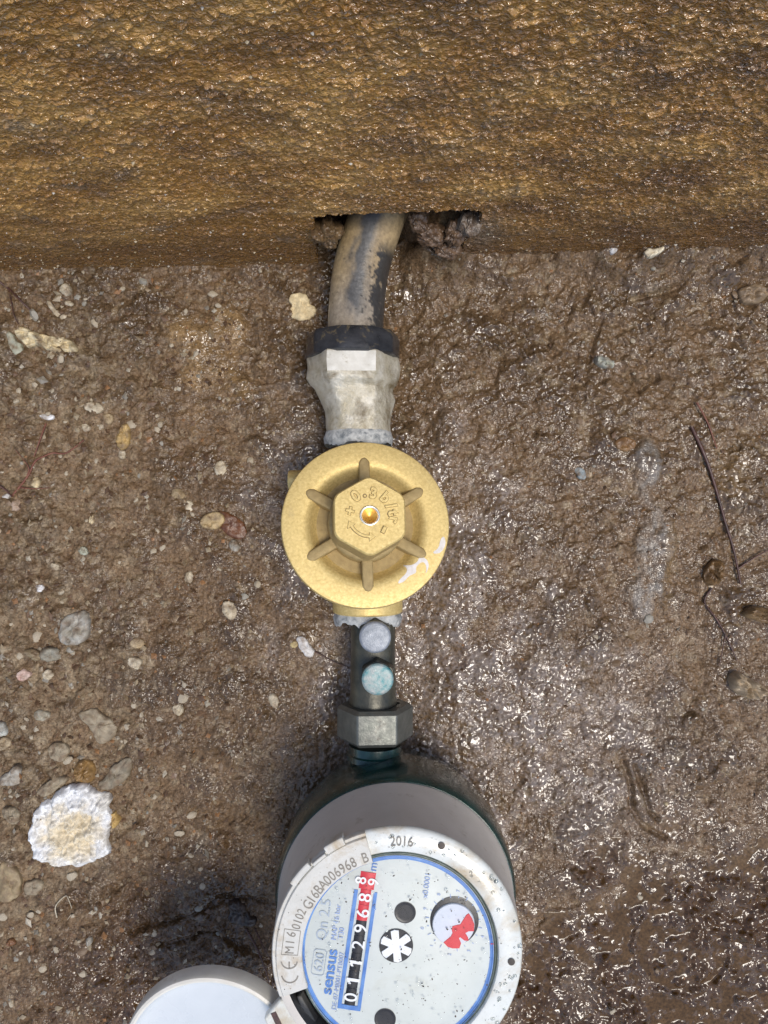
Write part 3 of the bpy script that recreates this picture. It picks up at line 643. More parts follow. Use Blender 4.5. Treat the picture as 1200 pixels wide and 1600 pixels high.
# ------------------------------------------------------------ slab pieces (flakes, stones, smears) from an outline
def inside_poly(P, x, y):
    r = np.zeros(x.shape, bool); n = len(P)
    for i in range(n):
        (x1, y1), (x2, y2) = P[i - 1], P[i]
        if y1 == y2: continue
        c_ = ((y1 > y) != (y2 > y)) & (x < (x2 - x1) * (y - y1) / (y2 - y1) + x1); r ^= c_
    return r
def edge_dist(P, x, y):
    d = np.full(x.shape, 9.0); n = len(P)
    for i in range(n):
        a0 = np.array(P[i - 1]); b0 = np.array(P[i]); e = b0 - a0; L_ = e @ e
        if L_ == 0: continue
        t_ = np.clip(((x - a0[0]) * e[0] + (y - a0[1]) * e[1]) / L_, 0, 1)
        d = np.minimum(d, np.hypot(x - a0[0] - t_ * e[0], y - a0[1] - t_ * e[1]))
    return d
def smooth_outline(P, n=2, rough=0, seed=0):
    for _ in range(n):
        Q = []
        for i in range(len(P)):
            p, q = P[i], P[(i + 1) % len(P)]
            Q += [(p[0] * .75 + q[0] * .25, p[1] * .75 + q[1] * .25), (p[0] * .25 + q[0] * .75, p[1] * .25 + q[1] * .75)]
        P = Q
    if rough:
        rnd = random.Random(seed); P = [(p[0] + rnd.uniform(-rough, rough), p[1] + rnd.uniform(-rough, rough)) for p in P]
    return P
def slab_mesh(name, P, top, step, basez, edge=.001, colfn=None, bury=.0015):
    """top(x,y,inset)->height above basez(x,y); polar fan of rings so the outline stays exact"""
    P = np.array(P); c0 = P.mean(0); n = len(P)
    rr = np.array([1, .97, .92, .84, .74, .62, .5, .38, .26, .14, .05])
    if step: rr = np.linspace(1, .03, max(6, int(np.abs(P - c0).max() / step)))
    x = c0[0] + (P[None, :, 0] - c0[0]) * rr[:, None]; y = c0[1] + (P[None, :, 1] - c0[1]) * rr[:, None]
    ins = edge_dist([tuple(p) for p in P], x, y)
    dome = np.sqrt(np.clip(1 - (1 - np.clip(ins / edge, 0, 1)) ** 2, 0, 1))
    z0 = basez(x, y); z = z0 + top(x, y, ins) * dome
    V = np.stack([x, y, z], -1).reshape(-1, 3); m = len(rr); F = []
    for k in range(m - 1):
        i = np.arange(n); j = (i + 1) % n
        F.append(np.stack([k * n + i, k * n + j, (k + 1) * n + j, (k + 1) * n + i], -1))
    sk = V[:n].copy(); sk[:, :2] = c0 + (sk[:, :2] - c0) * .97; sk[:, 2] -= bury
    b0 = len(V); V = np.vstack([V, sk]); i = np.arange(n); j = (i + 1) % n
    F.append(np.stack([b0 + i, b0 + j, j, i], -1)); F = np.vstack(F)
    cc = np.array([[c0[0], c0[1], V[(m - 1) * n:m * n, 2].mean()]]); V = np.vstack([V, cc])
    last = (m - 1) * n; tri = np.stack([last + i, last + j, np.full(n, len(V) - 1), np.full(n, len(V) - 1)], -1)
    me = bpy.data.meshes.new(name); me.from_pydata(V.tolist(), [], [tuple(q) for q in F.tolist()] + [tuple(q[:3]) for q in tri.tolist()])
    me.update()
    if colfn is not None:
        rgb = colfn(V[:, 0], V[:, 1]); col_attr(me, rgb)
    return me
# white smears on the brass cap, lying on the rim
SM = [[(660, 395), (720, 405), (780, 400), (840, 360), (850, 320), (910, 310), (955, 350), (970, 410), (950, 470), (925, 510), (940, 450), (930, 390), (900, 365), (850, 390), (815, 430), (820, 490), (780, 510), (730, 530), (680, 590), (610, 620), (600, 600), (640, 550), (700, 500), (715, 440)],
      [(1120, 90), (1165, 60), (1180, 160), (1120, 260), (1040, 275), (1020, 250), (1090, 210)]]
sm = MB()
for P in SM:
    Q = [((540 + u / 7.5 - 572) * .000265, (818 - 830 - v / 7.5) * .000265) for u, v in P]
    Q = smooth_outline(Q, 1)
    bmq = bmesh.new(); vv = [bmq.verts.new((q[0], q[1], 0)) for q in Q]; fa = bmq.faces.new(vv)
    bmesh.ops.triangulate(bmq, faces=[fa]); bmesh.ops.subdivide_edges(bmq, edges=bmq.edges[:], cuts=2, use_grid_fill=True)
    bmq.verts.index_update()
    sm.add([(q.co.x, q.co.y, rimz(math.hypot(q.co.x, q.co.y)) + .00012) for q in bmq.verts], [tuple(q.index for q in f_.verts) for f_ in bmq.faces], 0, DM); bmq.free()
sm.build('paint_smear', M['paint_white'], valve, 60)

# ------------------------------------------------------------ dark union with two bolts
un = empty('test_union', (-.0050, -.070, AX), 'dark bronze union with two round bolt heads above a hex nut', 'pipe union')
def au(y): return Matrix.Translation((0, y + .070, 0)) @ ALONG_Y
ub = MB()
ub.lathe([(0, 0), (.0102, 0), (.0108, .001), (.0108, .008), (.0103, .010), (.0100, .034), (.0102, .046), (0, .046)], 48, au(-.0925))
ub.build('union_body', M['bronze'], un, 40, .0012)
for (px_, py_, mat, rr, lab) in ((586, 996, 'zinc', .0068, 'grey bolt head next to the brass cap'), (590, 1062, 'teal', .0068, 'turquoise stained bolt head next to the nut')):
    T = W(px_, py_, .3150) - Vector((-.0050, -.070, AX)); Mx = Matrix.Translation((T.x, T.y, 0)) @ Matrix.Rotation(R(20), 4, 'Z')
    bl = MB()
    bl.lathe([(.0062, T.z - .0045), (rr, T.z - .0035), (rr, T.z - .0006), (rr - .0005, T.z - .0001), (rr - .0011, T.z), (.003, T.z + .0002), (0, T.z + .0002)], 48, Mx)
    bo = bl.build('bolt_head', M[mat], un, 40); bo['label'] = lab
    MB().prism(ngon(6, .0079, R(10), .0008, 2), .0085, T.z - .0042, Mx, 0, .0004).build('hex_collar', M['bronze'], bo, 35)
nutp = ngon(6, .0174, R(4 + 0), .0009, 3)
nb = MB(); n_ = len(nutp); vs_ = []; fs_ = []
for (s, zz) in ((.62, .0004), (.90, 0), (1, .0016), (1, .0141), (.90, .0157), (.66, .0157), (.62, .0145)):
    vs_ += [(p[0] * s, p[1] * s, zz) for p in nutp]
for k in range(6):
    for i in range(n_): fs_.append((k * n_ + i, k * n_ + (i + 1) % n_, (k + 1) * n_ + (i + 1) % n_, (k + 1) * n_ + i))
nb.add(vs_, fs_, 0, Matrix.Translation((.0010, 0, 0)) @ au(-.1025)).build('union_nut', M['nut'], un, 32)

# ------------------------------------------------------------ water meter
DB, DD = .2660, .2672           # depth of bezel top and of the dial below the phone
MC = W(621, 1490, DB); MC.z = 0
meter = empty('water_meter', MC, 'round water meter with a grey shroud, white bezel and red and black number register', 'water meter')
def ml(px, py, d): return W(px, py, d) - MC
zb = CZ - DB
mb_ = MB(); mb_.lathe([(0, .002), (.040, .002), (.047, .010), (.0505, .030), (.0502, .052), (.0493, .0562), (.0486, .0572), (.046, .0572)], 96)
gnx = -.0040 - MC.x
mb_.lathe([(0, .038), (.0122, .038), (.0124, .040), (.0124, .0458), (.0118, .0462), (.0118, .0472), (.0128, .0476), (.0128, .0500), (.0120, .0506), (.0120, .054), (0, .054)], 48, Matrix.Translation((gnx, .0, AX)) @ ALONG_Y)
mb_.lathe([(0, .038), (.0124, .038), (.0124, .07), (.016, .071), (.016, .09), (0, .09)], 32, Matrix.Translation((-gnx, 0, AX)) @ Matrix.Rotation(R(180), 4, 'Z') @ ALONG_Y)
mb_.build('meter_body', M['green'], meter, 40)
MB().lathe([(.0480, .0560), (.0482, .0578), (.0478, .0586), (.0452, zb - .0016), (.0446, zb - .0012), (.0420, zb - .0012)], 128, Matrix.Identity(4)).build('shroud', M['grey'], meter, 40)
s = DB / 1155
# bezel ring (open where the lid hinges) and raised cover band carrying the serial number
A = lambda d: R(d)
bz = [(.0362, zb - .006), (.0362, zb - .0010), (.0367, zb - .0002), (.0375, zb), (.0442, zb - .0003), (.0450, zb - .0009), (.0453, zb - .0020), (.0450, zb - .0045), (.0445, zb - .005)]
bezel = MB().lathe(bz, 110, Matrix.Identity(4), A(-112), A(106), 0, True).build('bezel', M['white'], meter, 40)
cv = [(.0343, zb - .004), (.0343, zb + .0006), (.0347, zb + .0010), (.0434, zb + .0010), (.0438, zb + .0006), (.0439, zb + .0002), (.0449, zb + .0002), (.0453, zb - .0004), (.0453, zb - .0045)]
cover = MB().lathe(cv, 60, Matrix.Identity(4), A(105), A(200), 0, True).build('serial_band', M['cover'], meter, 40)
for a0, a1, rr0, rr1 in ((115, 124.5, .0440, .0470), (134, 146, .0442, .0466)):
    pf = [(rr0, zb - .0032), (rr0, zb + .0018), (rr1 - .0004, zb + .0018), (rr1, zb + .0014), (rr1, zb - .0032)]
    MB().lathe(pf, 10, Matrix.Identity(4), A(a0), A(a1), 0, True).build('cover_tab', M['cover'], cover, 30, .0003)
MB().lathe([(.0438, zb + .0002), (.0438, zb + .0016), (.0445, zb + .0018), (.0450, zb + .0016), (.0451, zb - .001)], 12, Matrix.Identity(4), A(125.5), A(133), 0, True).build('cover_tab', M['cover'], cover, 30, .0003)
for (px_, py_) in ((689.7, 1321), (799, 1502.5)):
    p = ml(px_, py_, DB)
    MB().lathe([(.0013, .00012), (.0009, .00014), (0, .00014)], 20, Matrix.Translation((p.x, p.y, zb + .0001))).build('screw_hole', M['speck'], bezel, 60)
MB().lathe([(.0362, zb - .0062), (.0364, zb - .0018), (.0358, zb - .0010), (.0352, zb - .0010), (.0346, zb - .0018), (.0344, zb - .004)], 110, Matrix.Identity(4)).build('seal', M['seal'], meter, 60)
zd = CZ - DD
dial = MB().lathe([(.0350, zd - .003), (.0350, zd - .0002), (.0346, zd), (0, zd)], 110, Matrix.Identity(4)).build('dial', M['dial'], meter, 30)
MB().lathe([(.0335, zd + .00008), (.0346, zd + .0002), (.0348, zd + .0001)], 110, Matrix.Identity(4)).build('blue_ring', M['blue'], dial, 60)
I4 = Matrix.Identity(4)
def arc_text(name, text, rad, a_start, a_end, size, mat, parent, z, bold=0, sx=1.0, skip=None):
    mb = MB(); n = len(text)
    for i, ch in enumerate(text):
        if ch == ' ': continue
        a = R(a_start + (a_end - a_start) * i / max(1, n - 1))
        put(mb, ch, I4, size, a - PI / 2, rad * math.cos(a), rad * math.sin(a), z, bold, 0, 0, sx)
    return mb.build(name, mat, parent, 180)
zt = zb + .0011
arc_text('serial_print', 'G16BA006968', .0369, 150.5, 115.5, .0052, M['stamp'], cover, zt, .006, .8)
arc_text('serial_print', 'B', .0369, 108.3, 108.3, .0052, M['stamp'], cover, zt, .006, .85)
arc_text('serial_print', '0102', .0378, 164.2, 155.5, .0046, M['stamp'], cover, zt, .006, .78)
arc_text('serial_print', 'M16', .0388, 177.2, 168.8, .0046, M['stamp'], cover, zt, 0, .82)
# box round M16 and the CE mark
bx = MB()
def bar(mb, p, q, w_, z, M_=I4):
    p = Vector(p); q = Vector(q); d = (q - p).normalized(); nrm = Vector((-d.y, d.x)) * w_ / 2
    mb.add([(*(p - nrm), z), (*(q - nrm), z), (*(q + nrm), z), (*(p + nrm), z)], [(0, 1, 2, 3)], 0, M_)
def pol(r_, a): return (r_ * math.cos(R(a)), r_ * math.sin(R(a)))
cor = [pol(.0416, 179.6), pol(.0416, 166.8), pol(.0358, 165.9), pol(.0358, 180.0)]
for i in range(4): bar(bx, cor[i - 1], cor[i], .00022, zt)
bx.build('printed_frame', M['stamp'], cover, 180)
ce = MB()
def arcband(mb, cx, cy, r_, w_, a0, a1, z, n=16):
    vs = []; fs = []
    for i in range(n + 1):
        a = R(a0 + (a1 - a0) * i / n)
        for q in (r_ - w_ / 2, r_ + w_ / 2): vs.append((cx + q * math.cos(a), cy + q * math.sin(a), z))
    for i in range(n): fs.append((2 * i, 2 * i + 2, 2 * i + 3, 2 * i + 1))
    mb.add(vs, fs)
pC = ml(453.5, 1520, DB); pE = ml(452.5, 1498, DB)        # letters stand with their tops to the left
for (q, isE) in ((pC, 0), (pE, 1)):
    arcband(ce, q.x, q.y, .0029, .0005, 188, 352, zt)
    if isE: bar(ce, (q.x, q.y - .0028), (q.x, q.y - .0004), .0005, zt)
ce.build('conformity_mark', M['stamp'], cover, 180)
arc_text('year_print', '2016', .0406, 92.3, 83.2, .0050, M['stamp'], bezel, zb + .0003, .0, .85)
# register
dirv = Vector((31, 215)).normalized(); ang = math.atan2(dirv.y, dirv.x)
sd = DD / 1155
def rp(px, py): return Vector((ml(px, py, DD).x, ml(px, py, DD).y))
cen = (rp(545, 1577) + rp(576, 1362)) / 2
RM = Matrix.Translation((cen.x, cen.y, 0)) @ Matrix.Rotation(ang, 4, 'Z')      # local x runs up the register, y to the left
HL, HW = 108.5 * sd, 18.2 * sd
fr = MB()
for (x0, x1, y0, y1) in ((-HL, -HL + 7 * sd, -HW, HW), (-HL + 7 * sd, HL - 30 * sd, -HW, -HW + 5.5 * sd), (-HL + 7 * sd, HL - 30 * sd, HW - 6 * sd, HW)):
    fr.prism([(x0, y0), (x1, y0), (x1, y1), (x0, y1)], zd - .0004, zd + .0003, RM)
reg = fr.build('register_frame', M['blue'], meter, 30)
marks = [('0', 548.5, 1561, 0), ('1', 553, 1532, 0), ('1', 558, 1504, 0), ('2', 561.5, 1476, 0), ('9', 564, 1449, 0), ('6', 568.5, 1421, 1), ('8', 571, 1396, 1), ('8', 575, 1374, 2)]
edges = [-101.5, -74.5, -47, -19, 8.5, 32, 57, 81, 108.5]
for i, (ch, px_, py_, kind) in enumerate(marks):
    x0, x1 = edges[i] * sd + .00006, edges[i + 1] * sd - .00006
    wd = HW - 5.5 * sd if kind < 2 else HW
    pf = []
    for j in range(9):
        t_ = -1 + 2 * j / 8; pf.append((t_ * wd, zd + .00045 - .0010 * t_ * t_))
    vs_ = [(x0, y_, z_) for y_, z_ in pf] + [(x1, y_, z_) for y_, z_ in pf]
    fs_ = [(j, j + 1, 9 + j + 1, 9 + j) for j in range(8)] + [tuple(range(9)), tuple(range(9, 18))[::-1]]
    wh = MB().add(vs_, fs_, 0, RM).build('digit_wheel', M['red'] if kind else M['black'], meter, 60)
    lx = (x0 + x1) / 2
    if kind < 2:
        dg = put(MB(), ch, RM, .0066, 0, lx, 0.0, zd + .00062, .010, 0, 0, 1.0)
    else:
        dg = put(MB(), '8', RM, .0056, 0, lx, .0024, zd + .00062, .010); put(dg, '9', RM, .0056, 0, lx, -.0022, zd + .00062, .010)
    dg.build('digit', M['digit'], wh, 180)
# bores, turning star, pointer
for (px_, py_) in ((633, 1425.5), (601.7, 1592)):
    p = rp(px_, py_); MB().lathe([(.0039, zd + .00015), (.0037, zd + .0002), (.0034, zd + .00012), (.0026, zd + .0001), (0, zd + .0001)], 40, Matrix.Translation((p.x, p.y, 0))).build('dark_bore', M['black'], dial, 60)
p = rp(619, 1477); T = Matrix.Translation((p.x, p.y, 0))
well = MB().lathe([(26.5 * sd, zd + .0002), (0, zd + .0002)], 48, T).build('flow_star_well', M['black'], dial, 60)
st = []
for k in range(6):
    a = R(96 + 60 * k)
    for r_, da in ((11.5, -30), (24.5, -15), (25.5, 0), (24.5, 15)): st.append((r_ * sd * math.cos(a + R(da)), r_ * sd * math.sin(a + R(da))))
MB().prism(st, zd + .0002, zd + .0006, T).build('flow_star', M['digit'], well, 30, .0001)
p = rp(710, 1438); MB().lathe([(38 * sd, zd + .0001), (36 * sd, zd + .0002), (0, zd + .0002)], 48, Matrix.Translation((p.x, p.y, 0))).build('pointer_well', M['black'], dial, 60)
p = rp(708.5, 1443); T = Matrix.Translation((p.x, p.y, 0))
knob = MB().lathe([(33 * sd, zd), (33 * sd, zd + .0006), (32 * sd, zd + .0009), (0, zd + .0009)], 56, T).build('pointer_knob', M['knob'], meter, 40)
PR = [(395, 750), (480, 680), (500, 640), (490, 600), (500, 560), (560, 545), (590, 540), (660, 430), (690, 410), (730, 470), (755, 540), (750, 620), (690, 620), (650, 640), (680, 690), (690, 730), (640, 730), (590, 690), (575, 700), (600, 760), (580, 820), (500, 820), (440, 800)]
PP = [rp(640 + u / 7.5, 1370 + v / 7.5) for u, v in PR]
MB().prism([tuple(q) for q in PP], zd + .0006, zd + .0011, I4).build('red_pointer', M['red'], knob, 30, .0001)
tk = MB(); c0 = rp(709, 1441)
for k in range(20):
    a = R(97 + 18 * k); r_ = (39, 45 if k % 2 == 0 else 42)
    bar(tk, (c0.x + r_[0] * sd * math.cos(a), c0.y + r_[0] * sd * math.sin(a)), (c0.x + r_[1] * sd * math.cos(a), c0.y + r_[1] * sd * math.sin(a)), .00022, zd + .0003)
tk.build('scale_ticks', M['pale_blue'], dial, 180)
sn = MB()
for k in range(10):
    a = R(190 + 36 * k); 
    if 5 < (190 + 36 * k) % 360 < 75: continue
    put(sn, str(k), I4, .0018, R(82), c0.x + 50 * sd * math.cos(a), c0.y + 50 * sd * math.sin(a), zd + .0003)
sn.build('scale_numbers', M['pale_blue'], dial, 180)
def dtext(name, s_, px_, py_, size, mat, bold=0, sx=1.0, rot=None):
    p = rp(px_, py_); return put(MB(), s_, I4, size, ang if rot is None else rot, p.x, p.y, zd + .0003, bold, 0, 0, sx).build(name, mat, dial, 180)
dtext('maker_print', 'sensus', 517, 1518, .0056, M['blue'], .022, 1.12)
dtext('model_print', '620', 498.5, 1503, .0046, M['grey_print'], .004, 1.0)
dtext('rating_print', 'Qn 2.5', 507, 1437, .0054, M['grey_print'], .004, 1.0)
dtext('pressure_print', 'MAP 16 bar', 525, 1440, .0027, M['pale_blue'], 0)
dtext('temperature_print', 'T30', 533, 1458, .0027, M['pale_blue'], 0)
dtext('approval_print', 'DE-07-MI001-PTB007', 528, 1532, .0024, M['pale_blue'], 0, .98)
dtext('unit_print', 'm³', 583, 1351, .0042, M['blue'], 0)
dtext('scale_print', 'x0.0001', 666, 1384, .0029, M['pale_blue'], 0)
fr = MB(); c0 = rp(498.5, 1503); FM = Matrix.Translation((c0.x, c0.y, 0)) @ Matrix.Rotation(ang, 4, 'Z')
rb_ = [(-.0046, -.0023), (.0046, -.0023), (.0046, .0023), (-.0046, .0023)]; rbs = smooth_outline(rb_, 1); rbs = [(.88 * a_ + .12 * b__, .88 * c_ + .12 * d_) for (a_, c_), (b__, d_) in zip([rb_[0], rb_[0], rb_[1], rb_[1], rb_[2], rb_[2], rb_[3], rb_[3]], rbs)]
RB = [(-.0046, -.0016), (-.0039, -.0023), (.0039, -.0023), (.0046, -.0016), (.0046, .0016), (.0039, .0023), (-.0039, .0023), (-.0046, .0016)]
for i in range(8): bar(fr, RB[i - 1], RB[i], .0002, zd + .0003, FM)
fr.build('model_frame', M['grey_print'], dial, 180)
rm = rp(769, 1474); put(MB(), '1', I4, .0016, ang, rm.x, rm.y, zd + .0003, .02).build('red_mark', M['red'], dial, 180)
# clear window, dirt flecks and drops on it
zw = zd + .0016
win = MB().lathe([(.0347, zw - .0008), (.0346, zw), (0, zw + .0001)], 96, I4).build('clear_window', M['window'], meter, 60)
fl = MB(); rnd = random.Random(3)
for k in range(330):
    a = rnd.uniform(0, 2 * PI); r_ = .0342 * math.sqrt(rnd.random()); cx, cy = r_ * math.cos(a), r_ * math.sin(a)
    big = rnd.random() ** 3; sz = .00007 + .00030 * big; th = rnd.uniform(0, PI); P = []
    for j in range(5):
        an = 2 * PI * j / 5 + rnd.uniform(-.4, .4); q = sz * rnd.uniform(.6, 1.3)
        ex = q * math.cos(an) * rnd.uniform(1.0, 1.8); ey = q * math.sin(an)
        P.append((cx + ex * math.cos(th) - ey * math.sin(th), cy + ex * math.sin(th) + ey * math.cos(th)))
    fl.prism(P, zw + .00012, zw + .00018, I4)
for k in range(90):                                   # a few on the bezel too
    a = R(rnd.uniform(-100, 200)); r_ = rnd.uniform(.0368, .0446); sz = .00006 + .0002 * rnd.random() ** 3
    fl.prism([(r_ * math.cos(a) + sz * math.cos(2 * PI * j / 5 + k), r_ * math.sin(a) + sz * .7 * math.sin(2 * PI * j / 5 + k)) for j in range(5)], zb + .0001, zb + .00125 if math.degrees(a) > 105 else zb + .0002, I4)
tag(fl.build('dirt_flecks', M['speck'], win, 60), kind='stuff')
dr = MB()
for k in range(150):
    a = rnd.uniform(0, 2 * PI); on_b = rnd.random() < .45
    r_ = rnd.uniform(.0375, .0442) if on_b else .034 * math.sqrt(rnd.random()); aa = R(rnd.uniform(-95, 103)) if on_b else a
    q = rnd.uniform(.0002, .0008) * (1.2 if on_b else .8); z0 = zb - .00025 if on_b else zw + .00008
    dr.lathe([(q, 0), (q * .85, q * .22), (q * .5, q * .36), (0, q * .42)], 10, Matrix.Translation((r_ * math.cos(aa), r_ * math.sin(aa), z0)) @ Matrix.Diagonal((1, rnd.uniform(.7, 1.3), 1, 1)))
tag(dr.build('water_drops', M['drop'], win, 180), kind='stuff')
# lid swung open to the lower left, inside facing up
LC = W(330, 1668, .289) - MC
LM = Matrix.Translation((LC.x, LC.y, LC.z)) @ Matrix.Rotation(R(-4), 4, 'Y') @ Matrix.Rotation(R(3), 4, 'X')
lid = MB().lathe([(0, -.0045), (.030, -.0044), (.0325, -.0036), (.0336, -.0022), (.0342, -.0004)], 96, LM).build('lid', M['lid'], meter, 50)
MB().lathe([(.0342, -.0004), (.0350, 0), (.0360, -.0003), (.0366, -.0015), (.0368, -.007), (.0340, -.0085)], 96, LM).build('lid_rim', M['lid_rim'], lid, 40)
hp = [W(*q, .2815) - MC for q in ((437, 1562), (461, 1557), (490, 1606), (516, 1660), (470, 1690), (432, 1640), (412, 1592))]
hing = MB().prism([(q.x, q.y) for q in hp], hp[0].z - .004, hp[0].z, I4).build('hinge_block', M['white'], lid, 30, .0008)
hq = [W(*q, .2813) - MC for q in ((423, 1584), (431, 1581), (441, 1602), (436, 1612))]
MB().prism([(q.x, q.y) for q in hq], hq[0].z - .0006, hq[0].z + .00005, I4).build('hinge_slot', M['twig'], hing, 30)
hr = [W(*q, .2800) - MC for q in ((463, 1558), (470, 1557), (498, 1606), (500, 1640), (480, 1606))]
MB().prism([(q.x, q.y) for q in hr], hr[0].z - .005, hr[0].z, I4).build('hinge_rib', M['cover'], hing, 30, .0006)

# ------------------------------------------------------------ loose things on the soil
kg = CZ / 1155
def ground_fn(x, y):
    i = np.clip(np.searchsorted(gx, x), 1, len(gx) - 1); j = np.clip(np.searchsorted(gy, y), 1, len(gy) - 1); return SZ[j, i]
def jag(P, seed):                                     # split each side once and push the middle in or out
    rnd = random.Random(seed * 3 + 1); out = []
    for i in range(len(P)):
        p, q = P[i], P[(i + 1) % len(P)]; L_ = math.hypot(q[0] - p[0], q[1] - p[1]); a_ = rnd.uniform(-.16, .16)
        out += [p, ((p[0] + q[0]) / 2 - (q[1] - p[1]) * a_, (p[1] + q[1]) / 2 + (q[0] - p[0]) * a_)]
    return out
def flake(name, P, thick, colours, label, cat, group=None, mat='piece', rough=.0002, bead=0, edge=.0012, seed=0, smooth=2, cfun=None, step=None, lift=0, parent=None):
    P = [G(*p) for p in P]; P = smooth_outline(P, max(1, smooth - 1), rough, seed); P = smooth_outline(jag(P, seed), 1, rough * .6, seed + 1); A_ = np.array(P); c0 = A_.mean(0)
    zmean = float(np.percentile(ground_fn(A_[:, 0], A_[:, 1]), 85 if cat == 'stone' else 70)) + lift
    loc = Vector((c0[0], c0[1], zmean)); P = [(p[0] - c0[0], p[1] - c0[1]) for p in P]
    def top(x, y, ins):
        h_ = thick * (.62 + (.8 if bead else .4) * fbm(x * 1000 / 6 + seed, y * 1000 / 6, seed + 5, 3) + (0 if bead else .5 * (crumb(x * 1000 / 4.5 + seed, y * 1000 / 4.5, seed + 31, 1.5) - .5)))
        if bead: h_ = h_ + bead * lumps(x * 1000 / (bead * 1500), y * 1000 / (bead * 1500), seed + 9, 3.0, .52)
        else: h_ = h_ + thick * .4 * fbm(x * 1000 / 1.8, y * 1000 / 1.8, seed + 7, 3)
        return h_
    ca, cb = np.array(colours[0]), np.array(colours[1])
    def cf(x, y):
        if cfun: f_ = cfun(x, y)
        else: f_ = np.clip(.5 + 1.2 * fbm(x * 1000 / 5 + seed, y * 1000 / 5, seed + 1, 4), 0, 1)
        mud_ = 0 if bead or cfun else np.clip(.2 + 1.4 * fbm(x * 1000 / 3.5 + seed, y * 1000 / 3.5, seed + 3, 4), 0, .8)[:, None] * (.35 if mat == 'wetstone' else 1)
        return (ca[None] * (1 - f_[:, None]) + cb[None] * f_[:, None]) * (1 - mud_) + np.array([[.17, .115, .07]]) * mud_
    me = slab_mesh(name, P, top, step, lambda x, y: np.zeros(x.shape), edge, cf, .004)
    o = link(name, me, M[mat], parent, 60)
    o.location = loc
    return tag(o, label, cat, group)
def c4(pts, ox, oy, k): return [(ox + u / k, oy + v / k) for u, v in pts]
# foam chunk
FO = c4([(270, 800), (340, 770), (400, 715), (470, 695), (560, 690), (610, 735), (690, 745), (710, 775), (690, 830), (715, 870), (705, 950), (690, 1000), (690, 1100), (700, 1130), (640, 1140), (590, 1180), (520, 1200), (420, 1195), (300, 1185), (240, 1165), (215, 1120), (205, 1050), (210, 900), (240, 850)], 0, 1050, 4)
def foamc(x, y):
    n_ = fbm(x * 1000 / 7, y * 1000 / 7, 66, 4)
    core = 1 - sstep(.3, .95, np.hypot((x + .0015) / .0225, (y + .004) / .021) + .5 * n_)
    return np.clip(core + .5 * sstep(.0, .02, x) * sstep(.004, .012, y), 0, 1)
foam = empty('foam_chunk', (0, 0, 0), 'broken chunk of white foam with a cream beaded face, on the left of the soil', 'foam')
fm = flake('foam_face', FO, .0058, ((.72, .75, .78), (.68, .61, .46)), None, None, mat='foam', rough=.0005, bead=.0013, edge=.0026, seed=12, smooth=2, cfun=foamc, step=.0006, parent=foam)
foam.location = fm.location.copy(); fm.location = (0, 0, 0)
fb2 = flake('foam_crumb', c4([(700, 870), (735, 860), (768, 905), (745, 945), (715, 975), (700, 940)], 0, 1050, 4), .004, ((.55, .38, .14), (.42, .27, .10)), None, None, mat='foam', bead=.0007, edge=.0018, seed=14, step=.0005, parent=foam)
fb2.location = fb2.location - foam.location; fb2['label'] = 'ochre stained crumb on the right edge'
# named flakes and stones
CREAM = ((.72, .62, .40), (.58, .47, .28)); PALE = ((.58, .52, .40), (.42, .36, .25)); GREENISH = ((.42, .44, .36), (.32, .33, .25)); BEIGE = ((.40, .32, .20), (.30, .22, .12)); GREY = ((.36, .345, .30), (.22, .205, .17)); WHITE = ((.74, .75, .76), (.62, .62, .62)); BROWN = ((.20, .13, .06), (.12, .075, .035)); TUFF = ((.36, .31, .22), (.23, .19, .13))
flake('foam_flake', c4([(815, 250), (870, 235), (920, 250), (940, 280), (930, 300), (985, 335), (975, 370), (930, 410), (880, 415), (820, 390), (808, 340), (830, 320), (805, 290)], 250, 400, 4), .0022, CREAM, 'cream flake of foam on the soil left of the black collar nut', 'flake', mat='foam', seed=21, edge=.0012, bead=.0004)
flake('mortar_lump', c4([(105, 470), (150, 440), (200, 470), (260, 490), (340, 515), (430, 510), (480, 550), (505, 600), (480, 625), (405, 640), (350, 610), (280, 580), (235, 560), (200, 590), (170, 560), (110, 510)], 0, 400, 4), .0045, ((.66, .60, .42), (.52, .42, .24)), 'long cream lump of mortar lying below the wall at the left edge', 'lump', seed=22, edge=.0022, step=.0008)
flake('mortar_flake', c4([(55, 480), (100, 490), (120, 540), (165, 570), (160, 610), (110, 630), (75, 580)], 0, 400, 4), .0012, GREENISH, 'greenish flake beside the left end of the long cream lump', 'flake', seed=23)
flake('stone_chip', c4([(380, 225), (430, 180), (470, 210), (460, 260), (420, 265)], 0, 400, 4), .0028, PALE, 'pale angular chip just under the wall near the left edge', 'stone chip', seed=24, smooth=1)
flake('stone_chip', c4([(300, 290), (325, 285), (350, 335), (435, 375), (430, 400), (385, 405), (330, 345)], 0, 400, 4), .0014, PALE, 'thin slanting pale sliver above the long cream lump', 'stone chip', seed=25, smooth=1)
flake('stone_chip', c4([(410, 290), (440, 285), (475, 300), (465, 325), (425, 320)], 0, 400, 4), .0016, PALE, 'small cream chip tucked below the pale angular chip', 'stone chip', seed=26, smooth=1)
flake('pebble', c4([(720, 1140), (755, 1060), (790, 1040), (815, 1070), (815, 1150), (790, 1205), (740, 1215)], 0, 400, 4), .0032, ((.50, .36, .15), (.36, .24, .09)), 'ochre oval pebble standing alone in the left soil', 'pebble', seed=27, edge=.0025)
flake('stone_chip', c4([(240, 990), (280, 985), (310, 1005), (330, 985), (345, 1010), (320, 1028), (265, 1020)], 0, 400, 4), .0014, WHITE, 'small white chip above the reddish rootlets', 'stone chip', seed=28, smooth=1)
